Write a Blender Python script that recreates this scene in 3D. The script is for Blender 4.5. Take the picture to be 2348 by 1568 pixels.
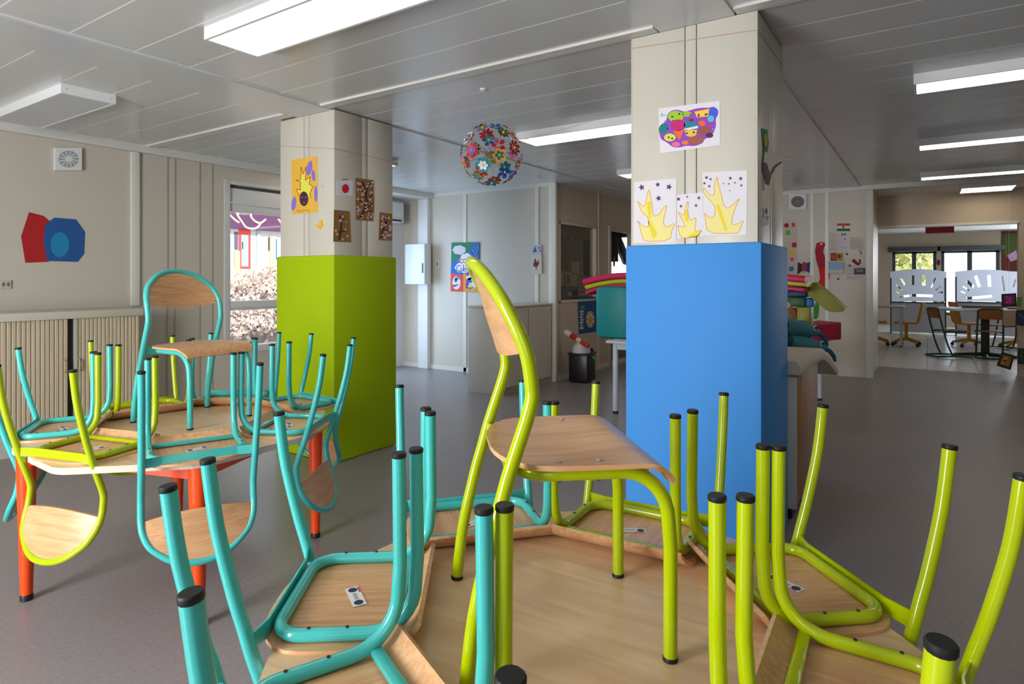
import bpy, bmesh, math, random
from mathutils import Vector, Matrix
random.seed(7)
for o in list(bpy.data.objects): bpy.data.objects.remove(o)
SC = bpy.context.scene
COL = SC.collection
PI = math.pi

# ------------------------------------------------------------------ camera
F, Y0, CX, H = 1420.0, 636.0, 1174.0, 1.305          # pixels of a 2348 x 1568 frame; eye height in metres
_vr = (2125 - CX) / F
_n = math.hypot(_vr, 1)
S_, C_ = _vr / _n, 1 / _n                             # world X runs to the right vanishing point, world Y to the left one
cam = bpy.data.cameras.new('camera')
cam.sensor_width = 36
cam.lens = 36 * F / 2348
cam.shift_y = -(784 - Y0) / 2348
cam.clip_start = 0.05
camo = bpy.data.objects.new('camera', cam)
COL.objects.link(camo)
camo.location = (0, 0, H)
camo.rotation_euler = (PI / 2, 0, math.atan2(S_, C_) - PI / 2)
SC.camera = camo

# ------------------------------------------------------------------ view, world, sun, window light
vs = SC.view_settings
vs.view_transform = 'Standard'; vs.look = 'None'; vs.gamma = 1; vs.use_curve_mapping = False
vs.exposure = 0.0
w = bpy.data.worlds.new('world'); SC.world = w; w.use_nodes = True
bg = w.node_tree.nodes['Background']
bg.inputs[0].default_value = (0.80, 0.90, 1.0, 1); bg.inputs[1].default_value = 2.2
sun = bpy.data.lights.new('sun', 'SUN'); sun.energy = 7.0; sun.angle = 0.01; sun.color = (1, .95, .87)
suno = bpy.data.objects.new('sun', sun); COL.objects.link(suno)
suno.rotation_euler = Vector((.15, .75, -.62)).to_track_quat('-Z', 'Y').to_euler()
def area(name, loc, direction, sx, sy, power, color):
    l = bpy.data.lights.new(name, 'AREA'); l.shape = 'RECTANGLE'; l.size = sx; l.size_y = sy
    l.energy = power; l.color = color
    o = bpy.data.objects.new(name, l); COL.objects.link(o); o.location = loc
    o.rotation_euler = Vector(direction).to_track_quat('-Z', 'Z').to_euler()
    return o
# daylight coming in through the windows of the wall behind the camera and through the glazed door of the recess
area('window_daylight', (-2.52, 2.4, 1.45), (1, 0, -.06), 2.5, 1.5, 240, (.97, .98, 1))
area('window_daylight', (-2.52, -1.6, 1.45), (1, 0, -.12), 2.5, 1.5, 14, (.95, .97, 1))
area('window_daylight', (5.70, 6.40, 1.15), (0, -1, -.1), 1.0, 2.0, 34, (.45, .68, 1))
area('window_daylight', (19.8, -2.6, 1.55), (-1, 0, -.2), 4.0, 1.0, 260, (.85, .93, 1))

# ------------------------------------------------------------------ materials
def lin(c):
    c = c / 255.0
    return c / 12.92 if c <= .04045 else ((c + .055) / 1.055) ** 2.4
def rgb(r, g, b): return (lin(r), lin(g), lin(b), 1)
MATS = {}
def mat(r, g, b, rough=.6, metal=0.0, spec=.5, emit=0, name=None):
    k = (r, g, b, rough, metal, spec, emit)
    if k in MATS: return MATS[k]
    m = bpy.data.materials.new(name or 'paint_%d_%d_%d' % (r, g, b)); m.use_nodes = True
    nt = m.node_tree; p = nt.nodes['Principled BSDF']
    p.inputs['Base Color'].default_value = rgb(r, g, b)
    p.inputs['Roughness'].default_value = rough
    p.inputs['Metallic'].default_value = metal
    p.inputs['Specular IOR Level'].default_value = spec
    # slight unevenness of colour and gloss
    tc = nt.nodes.new('ShaderNodeTexCoord'); nz = nt.nodes.new('ShaderNodeTexNoise')
    nz.inputs['Scale'].default_value = 9; nz.inputs['Detail'].default_value = 3
    nt.links.new(tc.outputs['Object'], nz.inputs['Vector'])
    hs = nt.nodes.new('ShaderNodeHueSaturation'); hs.inputs['Color'].default_value = rgb(r, g, b)
    mr = nt.nodes.new('ShaderNodeMapRange'); mr.inputs['To Min'].default_value = .98; mr.inputs['To Max'].default_value = 1.02
    nt.links.new(nz.outputs['Fac'], mr.inputs['Value']); nt.links.new(mr.outputs[0], hs.inputs['Value'])
    nt.links.new(hs.outputs[0], p.inputs['Base Color'])
    if emit:
        p.inputs['Emission Color'].default_value = rgb(r, g, b); p.inputs['Emission Strength'].default_value = emit
    MATS[k] = m
    return m
def wood(name, c1, c2, rough=.45, scale=(3, 40, 40), axis_noise=2.0):
    m = bpy.data.materials.new(name); m.use_nodes = True
    nt = m.node_tree; N = nt.nodes; L = nt.links; p = N['Principled BSDF']
    tc = N.new('ShaderNodeTexCoord'); mp = N.new('ShaderNodeMapping'); mp.inputs['Scale'].default_value = scale
    oi = N.new('ShaderNodeObjectInfo'); ad = N.new('ShaderNodeVectorMath'); ad.operation = 'ADD'
    sc = N.new('ShaderNodeVectorMath'); sc.operation = 'SCALE'; sc.inputs['Scale'].default_value = 7
    cb = N.new('ShaderNodeCombineXYZ')
    L.new(oi.outputs['Random'], cb.inputs[0]); L.new(oi.outputs['Random'], cb.inputs[1]); L.new(cb.outputs[0], sc.inputs[0])
    L.new(tc.outputs['Object'], ad.inputs[0]); L.new(sc.outputs[0], ad.inputs[1]); L.new(ad.outputs[0], mp.inputs['Vector'])
    n1 = N.new('ShaderNodeTexNoise'); n1.inputs['Scale'].default_value = 1; n1.inputs['Detail'].default_value = 5
    n1.inputs['Distortion'].default_value = axis_noise
    L.new(mp.outputs[0], n1.inputs['Vector'])
    cr = N.new('ShaderNodeValToRGB'); cr.color_ramp.elements[0].position = .36; cr.color_ramp.elements[1].position = .64
    cr.color_ramp.elements[0].color = rgb(*c1); cr.color_ramp.elements[1].color = rgb(*c2)
    L.new(n1.outputs['Fac'], cr.inputs[0]); L.new(cr.outputs[0], p.inputs['Base Color'])
    p.inputs['Roughness'].default_value = rough
    return m
def clear(name, tint, gloss=.08):
    m = bpy.data.materials.new(name); m.use_nodes = True
    nt = m.node_tree; N = nt.nodes; N.clear()
    o = N.new('ShaderNodeOutputMaterial'); t = N.new('ShaderNodeBsdfTransparent'); g = N.new('ShaderNodeBsdfGlossy')
    t.inputs[0].default_value = tint; g.inputs['Roughness'].default_value = .03
    mx = N.new('ShaderNodeMixShader'); mx.inputs[0].default_value = gloss
    nt.links.new(t.outputs[0], mx.inputs[1]); nt.links.new(g.outputs[0], mx.inputs[2]); nt.links.new(mx.outputs[0], o.inputs[0])
    return m

M_wall = mat(200, 192, 178, .42, name='cream_wall_panel')
M_pillar = mat(204, 198, 184, .38, name='cream_pillar_panel')
M_trim = mat(214, 212, 205, .4, name='white_trim')
M_post = mat(222, 220, 212, .35, name='white_post')
M_beige = mat(200, 184, 162, .55, name='beige_wall')
M_white = mat(225, 225, 225, .45, name='white_paint')
M_black = mat(18, 18, 20, .5, name='black_plastic')
M_dark = mat(40, 36, 36, .6, name='dark_gap')
M_tray = mat(204, 205, 203, .24, 0.0, .7, name='ceiling_tray')
M_traygap = mat(240, 240, 238, .5, name='ceiling_joint')
M_bandm = mat(200, 202, 202, .22, 0, .6, name='ceiling_band')
M_teal = mat(72, 188, 182, .12, 0, .6, name='turquoise_enamel')
M_lime = mat(176, 192, 2, .12, 0, .6, name='lime_enamel')
M_orange = mat(236, 74, 14, .3, 0, .5, name='orange_enamel')
M_padg = mat(162, 190, 0, .6, 0, .2, name='lime_padding')
M_padb = mat(70, 146, 220, .6, 0, .2, name='blue_padding')
M_paper = mat(228, 224, 228, .8, name='white_paper')
M_alu = mat(190, 192, 192, .35, .6, name='aluminium')
M_glass = clear('window_glass', (.96, .98, 1, 1), .06)
M_seat = wood('beech_plywood_seat', (206, 152, 106), (226, 178, 130), .3, (55, 3.5, 55), 1.4)
M_back = wood('beech_plywood_back', (204, 150, 104), (222, 172, 124), .3, (4, 50, 50), 1.2)
M_seat2 = wood('beech_plywood_pale', (204, 166, 134), (222, 190, 160), .35, (4, 50, 50), 1.5)
M_top = wood('table_laminate', (212, 174, 130), (228, 194, 152), .3, (2.5, 26, 26), .8)
M_edge = mat(214, 196, 178, .45, name='table_edge_band')
M_tambour = wood('tambour_maple', (196, 178, 150), (206, 190, 162), .5, (30, 30, 2), .3)

def floor_mat():
    m = bpy.data.materials.new('lino_floor'); m.use_nodes = True
    nt = m.node_tree; N = nt.nodes; L = nt.links; p = N['Principled BSDF']
    tc = N.new('ShaderNodeTexCoord')
    n1 = N.new('ShaderNodeTexNoise'); n1.inputs['Scale'].default_value = 60; n1.inputs['Detail'].default_value = 4
    n2 = N.new('ShaderNodeTexNoise'); n2.inputs['Scale'].default_value = 1.3; n2.inputs['Detail'].default_value = 3
    L.new(tc.outputs['Object'], n1.inputs['Vector']); L.new(tc.outputs['Object'], n2.inputs['Vector'])
    cr = N.new('ShaderNodeValToRGB'); cr.color_ramp.elements[0].color = rgb(134, 127, 127); cr.color_ramp.elements[1].color = rgb(148, 141, 141)
    cr.color_ramp.elements[0].position = .3; cr.color_ramp.elements[1].position = .7
    L.new(n1.outputs['Fac'], cr.inputs[0]); L.new(cr.outputs[0], p.inputs['Base Color'])
    mr = N.new('ShaderNodeMapRange'); mr.inputs['To Min'].default_value = .3; mr.inputs['To Max'].default_value = .42
    L.new(n2.outputs['Fac'], mr.inputs['Value']); L.new(mr.outputs[0], p.inputs['Roughness'])
    bp = N.new('ShaderNodeBump'); bp.inputs['Strength'].default_value = .03; L.new(n1.outputs['Fac'], bp.inputs['Height']); L.new(bp.outputs[0], p.inputs['Normal'])
    return m
M_floor = floor_mat()

# ------------------------------------------------------------------ mesh helpers
def box(bm, x0, x1, y0, y1, z0, z1):
    v = [bm.verts.new(p) for p in [(x0,y0,z0),(x1,y0,z0),(x1,y1,z0),(x0,y1,z0),(x0,y0,z1),(x1,y0,z1),(x1,y1,z1),(x0,y1,z1)]]
    for f in [(3,2,1,0),(4,5,6,7),(0,1,5,4),(1,2,6,5),(2,3,7,6),(3,0,4,7)]: bm.faces.new([v[i] for i in f])
    return v
def rbox(bm, x0, x1, y0, y1, z0, z1, r, seg=2):
    b = bmesh.new(); box(b, x0, x1, y0, y1, z0, z1)
    bmesh.ops.bevel(b, geom=list(b.edges), offset=r, segments=seg, profile=.5, affect='EDGES')
    merge(bm, b)
def merge(bm, b, M=None):
    me = bpy.data.meshes.new('tmp'); b.to_mesh(me); b.free()
    if M is not None: me.transform(M)
    bm.from_mesh(me); bpy.data.meshes.remove(me)
def prism(bm, poly, z0, z1):
    n = len(poly)
    a = [bm.verts.new((x, y, z0)) for x, y in poly]; b = [bm.verts.new((x, y, z1)) for x, y in poly]
    bm.faces.new(a[::-1]); bm.faces.new(b)
    for i in range(n):
        j = (i + 1) % n; bm.faces.new((a[i], a[j], b[j], b[i]))
def sweep(bm, pts, r, n=10, caps=True, closed=False):
    pts = [Vector(p) for p in pts]; R = r if isinstance(r, (list, tuple)) else [r] * len(pts)
    rings = []; up = None
    m = len(pts)
    for i, p in enumerate(pts):
        if closed: t = pts[(i + 1) % m] - pts[i - 1]
        else: t = pts[min(i + 1, m - 1)] - pts[max(i - 1, 0)]
        t.normalize()
        if up is None:
            up = Vector((0, 0, 1)) if abs(t.z) < .9 else Vector((1, 0, 0))
        up = (up - t * up.dot(t)).normalized(); s = t.cross(up)
        rings.append([bm.verts.new(p + (up * math.cos(2*PI*k/n) + s * math.sin(2*PI*k/n)) * R[i]) for k in range(n)])
    for i in range(m if closed else m - 1):
        a = rings[i]; b = rings[(i + 1) % m]
        for k in range(n): bm.faces.new((a[k], b[k], b[(k+1) % n], a[(k+1) % n]))
    if caps and not closed: bm.faces.new(rings[0]); bm.faces.new(rings[-1][::-1])
def lathe(bm, prof, n=20, c=(0, 0)):
    rings = []
    for r, z in prof:
        rings.append([bm.verts.new((c[0] + r*math.cos(2*PI*k/n), c[1] + r*math.sin(2*PI*k/n), z)) for k in range(n)])
    for a, b in zip(rings, rings[1:]):
        for k in range(n): bm.faces.new((a[k], a[(k+1) % n], b[(k+1) % n], b[k]))
    bm.faces.new(rings[0][::-1]); bm.faces.new(rings[-1])
def smooth_path(pts, per=6):
    P = [Vector(p) for p in pts]; out = []
    for i in range(len(P) - 1):
        p0 = P[max(i-1, 0)]; p1 = P[i]; p2 = P[i+1]; p3 = P[min(i+2, len(P)-1)]
        for k in range(per):
            t = k / per
            out.append(.5 * ((2*p1) + (p2-p0)*t + (2*p0-5*p1+4*p2-p3)*t*t + (3*p1-p0-3*p2+p3)*t**3))
    out.append(P[-1]); return out
def obj(name, bm, m, parent=None, smooth=False, M=None):
    bmesh.ops.recalc_face_normals(bm, faces=list(bm.faces))
    me = bpy.data.meshes.new(name); bm.to_mesh(me); bm.free()
    me.materials.append(m)
    if smooth:
        me.shade_smooth(); me.set_sharp_from_angle(angle=math.radians(38))
    o = bpy.data.objects.new(name, me); COL.objects.link(o)
    if parent: o.parent = parent
    if M is not None: o.matrix_world = M
    return o
def new(): return bmesh.new()
def bx(name, x0, x1, y0, y1, z0, z1, m, parent=None, r=0, M=None):
    b = new()
    if r: rbox(b, x0, x1, y0, y1, z0, z1, r)
    else: box(b, x0, x1, y0, y1, z0, z1)
    return obj(name, b, m, parent, smooth=r > 0, M=M)
def tag(o, label, cat, group=None, kind=None):
    o['label'] = label; o['category'] = cat
    if group: o['group'] = group
    if kind: o['kind'] = kind
    return o
def thing(name, label, cat, loc=(0, 0, 0), rz=0, group=None, M=None):
    o = bpy.data.objects.new(name, None); COL.objects.link(o); o.empty_display_size = .1
    if M is not None: o.matrix_world = M
    else: o.location = loc; o.rotation_euler = (0, 0, rz)
    return tag(o, label, cat, group)
def struct(o, label=None):
    o['kind'] = 'structure'
    if label: o['label'] = label
    return o
def dup(root, M, label, group=None):
    r = root.copy(); COL.objects.link(r); r.matrix_world = M
    r['label'] = label
    if group: r['group'] = group
    elif 'group' in r: del r['group']
    for ch in root.children:
        c = ch.copy(); COL.objects.link(c); c.parent = r
        for g in ch.children:
            d = g.copy(); COL.objects.link(d); d.parent = c
    return r

# ------------------------------------------------------------------ pixel -> place (a pixel is only a direction; the plane it lies on gives the distance)
def wxy(lat, dep): return (S_*lat + C_*dep, -C_*lat + S_*dep)
def on_z(px, py, z):
    d = F * (H - z) / (py - Y0); x, y = wxy((px - CX) / F * d, d); return Vector((x, y, z))
def on_u(px, py, u):
    a = (px - CX) / F; du, dv = wxy(a, 1); d = u / du; return Vector((u, dv*d, H - (py - Y0)*d/F))
def on_v(px, py, v):
    a = (px - CX) / F; du, dv = wxy(a, 1); d = v / dv; return Vector((du*d, v, H - (py - Y0)*d/F))
def crop(x0, y0, k): return lambda pts: [(x0 + x*k, y0 + y*k) for x, y in pts]

# ================================================================== THE SETTING
VL, UB, VG, UR = 5.92, 6.75, 3.88, 9.25      # left wall, back wall, glazed partition, right end wall
VREC = 6.45
UF = 17.0                                    # far window wall of the canteen
U0, V0 = -2.6, -5.2
floor = struct(bx('floor', U0 - .1, 10.55, V0, 6.6, -.05, 0, M_floor), 'smooth grey linoleum floor of the classroom')
# tiled floor of the room behind the opening: every tile its own piece
b = new(); box(b, 10.55, UF + .1, -5.2, 2.6, -.05, -.006)
tfl = struct(obj('floor_tiled', b, mat(150, 140, 132, .7)), 'pale square tiles of the room behind the opening')
M_tile = mat(218, 213, 206, .25, name='pale_tile')
tb = new(); rbox(tb, 0, .594, 0, .594, -.01, 0, .003, 1)
tile0 = obj('tile', tb, M_tile, tfl); tile0.location = (10.553, -3.0, 0)
for i in range(11):
    for j in range(8):
        if i == 0 and j == 0: continue
        t = tile0.copy(); COL.objects.link(t); t.parent = tfl; t.location = (10.553 + .6*i, -3.0 + .6*j, 0)

# ceiling slab and its metal trays
ceil = struct(bx('ceiling', U0 - .1, 10.7, V0, 6.6, 2.5006, 2.6, M_traygap), 'grey metal tray ceiling with pale joints')
bands = [(3.88, 5.86), (1.08, 3.48), (-1.72, .71), (-4.5, -2.08)]
meshes = {}
def tray(u0, u1, v0, v1):
    k = (round(u1-u0, 3), round(v1-v0, 3))
    if k not in meshes:
        tbm = new(); box(tbm, 0, u1-u0, 0, v1-v0, 0, .006)
        o = obj('panel', tbm, M_tray, ceil); meshes[k] = o.data
    else:
        o = bpy.data.objects.new('panel', meshes[k]); COL.objects.link(o); o.parent = ceil
    o.location = (u0, v0, 2.5)
for v0, v1 in bands:
    for i in range(18): tray(2.80 - .297*(i+1), 2.80 - .297*i - .010, v0, v1)
    for i in range(21): tray(2.905 + .297*i, 2.905 + .297*(i+1) - .010, v0, v1)
for k, (v0, v1) in enumerate([(3.49, 3.87), (.72, 1.07), (-2.07, -1.73)]):
    struct(bx('trim_%d' % (k+1), U0, UR, v0, v1, 2.488, 2.514, M_bandm), 'flat ceiling band between the metal trays')
for k, (v0, v1) in enumerate([(3.88, 5.86), (1.08, 3.48), (-1.72, .71)]):
    struct(bx('trim_%d' % (k+4), 2.812, 2.845, v0, v1, 2.488, 2.514, M_trim), 'thin white ceiling joint strip')
    struct(bx('trim_%d' % (k+8), 2.858, 2.895, v0, v1, 2.490, 2.514, M_trim), 'thin white ceiling joint strip')

# left wall (towards the window), panels with joint strips
def hole_wall(name, label, kind, c, a0, a1, z0, z1, holes, th, m):
    """wall plane at c ('v': normal -v, runs along u; 'u': normal -u, runs along v) with rectangular holes [(a0,a1,z0,z1)]"""
    bm = new()
    def put(p0, p1, q0, q1):
        if p1 - p0 < 1e-4 or q1 - q0 < 1e-4: return
        if kind == 'v': box(bm, p0, p1, c, c + th, q0, q1)
        else: box(bm, c, c + th, p0, p1, q0, q1)
    x = a0
    for h0, h1, hz0, hz1 in sorted(holes):
        put(x, h0, z0, z1); put(h0, h1, z0, hz0); put(h0, h1, hz1, z1); x = h1
    put(x, a1, z0, z1)
    return struct(obj(name, bm, m), label)
WIN = (3.62, 4.92, .55, 2.27)
wl = hole_wall('wall_left', 'cream panelled wall with the window and low cabinet', 'v', VL, U0, 5.07, 0, 2.514, [WIN], .14, M_wall)
struct(bx('wall_left_return', 4.97, 5.07, VL + .14, VREC, 0, 2.514, M_wall))
hole_wall('wall_recess', 'white wall of the recess beside the green pillar', 'v', VREC, 4.97, UB + .1, 0, 2.514, [(5.15, 6.25, .02, 2.2)], .12, M_white)
struct(bx('trim_12', U0, UB, VL - .06, VL + .02, 2.43, 2.52, M_trim), 'white cornice along the left wall')
struct(bx('trim_13', 5.07, UB, VL + .02, VREC, 2.43, 2.514, M_trim), 'white boxed bulkhead over the recess')
struct(bx('trim_14', 2.70, 2.775, VL - .025, VL, 1.05, 2.43, M_post, r=.006), 'white joint strip on the left wall')
for i, u in enumerate((3.02, 3.09, 3.33, 3.46)):
    struct(bx('trim_%d' % (15+i), u, u + .012, VL - .006, VL, .0, 2.43, mat(172, 166, 154, .5)), 'thin panel joint on the left wall')
struct(bx('baseboard_left', 2.62, 4.6, VL - .012, VL, 0, .08, M_trim))
# back wall with the poster
wb = struct(bx('wall_back', UB, UB + .1, VG, VREC + .1, 0, 2.514, M_wall), 'cream panelled wall with the poster and low cabinet')
for i, px in enumerate((1067, 1232)):
    v = on_u(px, 500, UB).y
    struct(bx('trim_%d' % (20+i), UB - .012, UB, v - .028, v + .028, .0, 2.5, M_post, r=.004), 'white joint strip on the back wall')
struct(bx('trim_22', UB - .02, UB, VG, VREC, 2.455, 2.5, M_trim))
struct(bx('trim_23', UB - .025, UB + .02, VG - .03, VG + .07, 0, 2.5, M_post, r=.006), 'white corner post of the back wall')
struct(bx('baseboard_back', UB - .012, UB, VG + .07, VREC, 0, .06, M_trim))
# glazed partition along u
GW = (6.87, 7.93, .98, 2.02)
hole_wall('wall_partition', 'beige partition wall with interior window and door opening', 'v', VG, UB + .1, 9.37, 0, 2.514, [GW, (8.40, 9.2, .0, 2.0)], .08, M_beige)
struct(bx('trim_24', 7.99, 8.03, VG - .012, VG, 0, 2.5, M_beige))
struct(bx('trim_25', 8.33, 8.40, VG - .02, VG + .09, 0, 2.06, M_beige, r=.004))
struct(bx('trim_26', UB + .1, 9.25, VG - .015, VG, 0, .07, M_trim))
# room behind the partition
struct(bx('wall_office_back', UB + .1, 9.4, VREC, VREC + .1, 0, 2.514, mat(150, 132, 116, .6)))
hole_wall('wall_office_end', 'end wall of the room behind the partition', 'u', 9.3, VG + .08, VREC, 0, 2.514, [(VG + .10, on_u(1396, 600, 9.3).y, on_u(1400, 690, 9.3).z, on_u(1400, 545, 9.3).z)], .1, mat(150, 140, 130, .6))
# right end wall with vent, then the opening to the canteen
wr = struct(bx('wall_right', UR, UR + .12, .60, VG, 0, 2.514, M_wall), 'cream wall with pinned papers and a vent')
struct(bx('trim_27', UR - .032, UR + .14, .575, .66, 0, 2.438, M_post, r=.006), 'white corner post beside the opening')
struct(bx('trim_28', UR - .03, UR + .03, V0, VG, 2.44, 2.514, M_trim), 'white beam under the ceiling edge')
for i, px in enumerate((1862, 1896)):
    v = on_u(px, 500, UR).y
    struct(bx('trim_%d' % (29+i), UR - .01, UR, v - .02, v + .02, 0, 2.44, M_post), 'white joint strip on the right wall')
struct(bx('wall_side', UR + .12, 10.62, .60, .72, 0, 2.514, M_wall))
uO = 10.6
vj0 = on_u(2004, 600, uO).y; vj1 = on_u(2336, 600, uO).y
hole_wall('wall_opening', 'beige wall with a wide opening to the canteen', 'u', uO, V0, .72, 0, 2.514, [(vj1, vj0, 0, 2.06)], .18, M_beige)
struct(bx('trim_33', uO - .02, uO + .2, vj1, vj0, 2.03, 2.06, M_post), 'white lintel strip over the opening')
# canteen shell
struct(bx('ceiling_canteen', 10.7, UF, -5.2, 2.6, 2.5, 2.6, mat(205, 205, 205, .6)))
wfar = None
# walls that close the place behind the camera, with the windows that light it
hole_wall('wall_rear', 'cream wall with two windows', 'u', U0 - .1, V0, 6.6, 0, 2.514, [(1.1, 3.7, .7, 2.2), (-2.9, -.3, .7, 2.2)], .1, M_wall)
struct(bx('wall_front', U0, UF + .1, V0 - .1, V0, 0, 2.6, M_wall))

# ================================================================== CHAIRS
PZ = [0, .06, .143, .24, .355, .46, .49, .53, .572, .622, .671, .70, .712]
PY = [-.363, -.358, -.345, -.322, -.29, -.256, -.253, -.256, -.268, -.292, -.316, -.338, -.345]
def prof(z):
    for i in range(len(PZ) - 1):
        if z <= PZ[i+1]:
            t = (z - PZ[i]) / (PZ[i+1] - PZ[i]); return PY[i] + t*(PY[i+1] - PY[i])
    return PY[-1]
ARW = [(.191, 0), (.190, .12), (.189, .24), (.188, .30), (.188, .355), (.188, .46), (.188, .50), (.188, .55), (.183, .59), (.167, .627), (.145, .652), (.10, .684), (.05, .701)]
TR = .0125                                   # tube radius
RZ = .338                                    # height of the rail centre
def make_chair(name, m, wm, label):
    root = thing(name, label, 'chair')
    # back tube: rear leg - upright - arch - upright - rear leg
    half = [(wd, prof(z), z) for wd, z in ARW]
    pts = half + [(0, prof(.706), .706)] + [(-x, y, z) for x, y, z in half[::-1]]
    path = smooth_path(pts, 5)
    i0 = 3*5; i1 = len(path) - 1 - 3*5
    bm = new(); sweep(bm, path[i0:i1+1], TR, 12, False); obj('back_frame', bm, m, root, True)
    for seg in (path[:i0+1], path[i1:]):
        bm = new(); sweep(bm, seg, TR, 12, True); lg = obj('leg', bm, m, root, True)
        f = min(seg, key=lambda p: p.z); d = (seg[1] - seg[0]).normalized() if f == seg[0] else (seg[-2] - seg[-1]).normalized()
        cb = new(); sweep(cb, [f - d*.001, f + d*.001, f + d*.007, f + d*.008], [.0118, .0135, .0135, .0128], 14); obj('foot_cap', cb, M_black, lg, True)
    # seat tube: front leg - side rail - rear rail - side rail - front leg
    R = .088; wf = .1565
    def arc(cx, cy, r, a0, a1, n): return [(cx + r*math.cos(a0 + (a1-a0)*k/n), cy + r*math.sin(a0 + (a1-a0)*k/n)) for k in range(n+1)]
    one = [(wf, 0, .20)] + [(wf, y, z) for y, z in arc(-R - .004, RZ - R, R, 0, PI/2, 8)]
    rc = .055
    one += [(wf, -.15, RZ)] + [(x, y, RZ) for x, y in arc(wf - rc, -.266 + rc, rc, 0, -PI/2, 7)]
    path = one + [(-x, y, z) for x, y, z in one[::-1]]
    bm = new(); sweep(bm, path, TR, 12, False); obj('seat_frame', bm, m, root, True)
    for s in (1, -1):
        bm = new(); sweep(bm, [(s*.1555, 0, 0), (s*.156, 0, .1), (s*wf, 0, .2), (s*wf, -.0002, .205)], TR, 12, True); lg = obj('leg', bm, m, root, True)
        cb = new(); lathe(cb, [(.0118, -.001), (.0135, .001), (.0135, .007), (.0128, .008)], 14, (s*.1555, 0)); obj('foot_cap', cb, M_black, lg, True)
    # flat steel strip between uprights and rear rail
    bm = new(); st = [(-.186, -.297), (-.125, -.2825), (.125, -.2825), (.186, -.297)]
    prism(bm, [(x, y - .002) for x, y in st] + [(x, y + .002) for x, y in st[::-1]], .320, .353); obj('bracket', bm, m, root)
    # front cross bar with screw holes
    bm = new(); rbox(bm, -wf, wf, -.060, -.038, .332, .346, .004); obj('crossbar', bm, m, root, True)
    for x, y in [(.1565, -.13), (-.1565, -.13), (.1565, -.2), (-.1565, -.2)]:
        bm = new(); lathe(bm, [(.0034, .3242), (.0034, .3262)], 8, (x, y)); obj('screw', bm, M_dark, root)
        bm = new(); lathe(bm, [(.0045, .3588), (.0045, .3612), (.003, .3618)], 10, (x, y)); obj('rivet', bm, M_alu, root)
    # moulded plywood seat, rolled over the front bend
    th = .009; zt = .360; nx = 16
    rows = []
    ys = [-.309, -.305, -.296, -.282, -.262, -.24, -.21, -.18, -.14, -.11, -.085]; YC, RR = -.060, .075
    for y in ys: rows.append((y, zt, 0.0))
    for k in range(0, 10): rows.append((None, None, math.radians(k*7)))
    def hw(y):
        if y < -.20: return .186*max(0, 1 - ((-.20 - y)/.1105)**2.4)**(1/2.4)
        return .186 + .003*math.sin((y + .20)/.2*PI) - .012*max(0, (y + .03)/.03)
    top = []; bot = []
    for y, z, a in rows:
        tr = []; br = []
        if y is None:
            py = YC + RR*math.sin(a); pz = zt - RR + RR*math.cos(a)
            qy = YC + (RR-th)*math.sin(a); qz = zt - RR + (RR-th)*math.cos(a)
        else: py, pz, qy, qz = y, z, y, z - th
        for k in range(nx+1):
            s = -1 + 2*k/nx; s = math.copysign(abs(s)**.9, s)
            wv = hw(py)
            dish = -.0095*(1 - s*s)*max(0, 1 - ((py + .19)/.12)**2) if py < -.07 else 0
            tr.append((s*wv, py, pz + dish)); br.append((s*(wv - .001), qy, qz + dish*.35))
        top.append(tr); bot.append(br)
    bm = new(); T = [[bm.verts.new(p) for p in r_] for r_ in top]; Bv = [[bm.verts.new(p) for p in r_] for r_ in bot]
    for i in range(len(T)-1):
        for k in range(nx):
            bm.faces.new((T[i][k], T[i][k+1], T[i+1][k+1], T[i+1][k])); bm.faces.new((Bv[i][k+1], Bv[i][k], Bv[i+1][k], Bv[i+1][k+1]))
        bm.faces.new((T[i][0], T[i+1][0], Bv[i+1][0], Bv[i][0])); bm.faces.new((T[i+1][nx], T[i][nx], Bv[i][nx], Bv[i+1][nx]))
    for k in range(nx):
        bm.faces.new((T[0][k+1], T[0][k], Bv[0][k], Bv[0][k+1])); bm.faces.new((T[-1][k], T[-1][k+1], Bv[-1][k+1], Bv[-1][k]))
    obj('seat', bm, M_seat, root, True)
    # moulded half-moon backrest inside the arch
    def arch_top(x):
        P = [(.0, .700), (.05, .694), (.10, .676), (.145, .645), (.165, .622), (.178, .590), (.184, .548)]
        x = abs(x)
        for (a, za), (b_, zb) in zip(P, P[1:]):
            if x <= b_: return za + (zb-za)*(x-a)/(b_-a)
        return .548
    def wz(z):
        P = [(.50, .186), (.55, .186), (.59, .181), (.627, .165), (.652, .143), (.684, .098), (.70, .045), (.712, .02)]
        for (a, wa), (b_, wb_) in zip(P, P[1:]):
            if z <= b_: return wa + (wb_-wa)*(z-a)/(b_-a)
        return .02
    nx2, nz = 18, 7
    Fv, Bk = [], []; bm = new()
    for k in range(nx2+1):
        x = -.183 + .366*k/nx2; zb = .530 + .022*(x/.184)**2; ztp = max(arch_top(x), zb + .003)
        cf, cb_ = [], []
        for j in range(nz+1):
            z = zb + (ztp - zb)*j/nz
            bul = .030*max(0, 1 - (x/.186)**2)*max(0, min(1, (.706 - z)/.12))
            y = prof(z) - bul
            cf.append(bm.verts.new((x, y + .0045, z))); cb_.append(bm.verts.new((x, y - .0045, z)))
        Fv.append(cf); Bk.append(cb_)
    for k in range(nx2):
        for j in range(nz):
            bm.faces.new((Fv[k][j], Fv[k+1][j], Fv[k+1][j+1], Fv[k][j+1])); bm.faces.new((Bk[k+1][j], Bk[k][j], Bk[k][j+1], Bk[k+1][j+1]))
        bm.faces.new((Fv[k+1][0], Fv[k][0], Bk[k][0], Bk[k+1][0])); bm.faces.new((Fv[k][nz], Fv[k+1][nz], Bk[k+1][nz], Bk[k][nz]))
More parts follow.
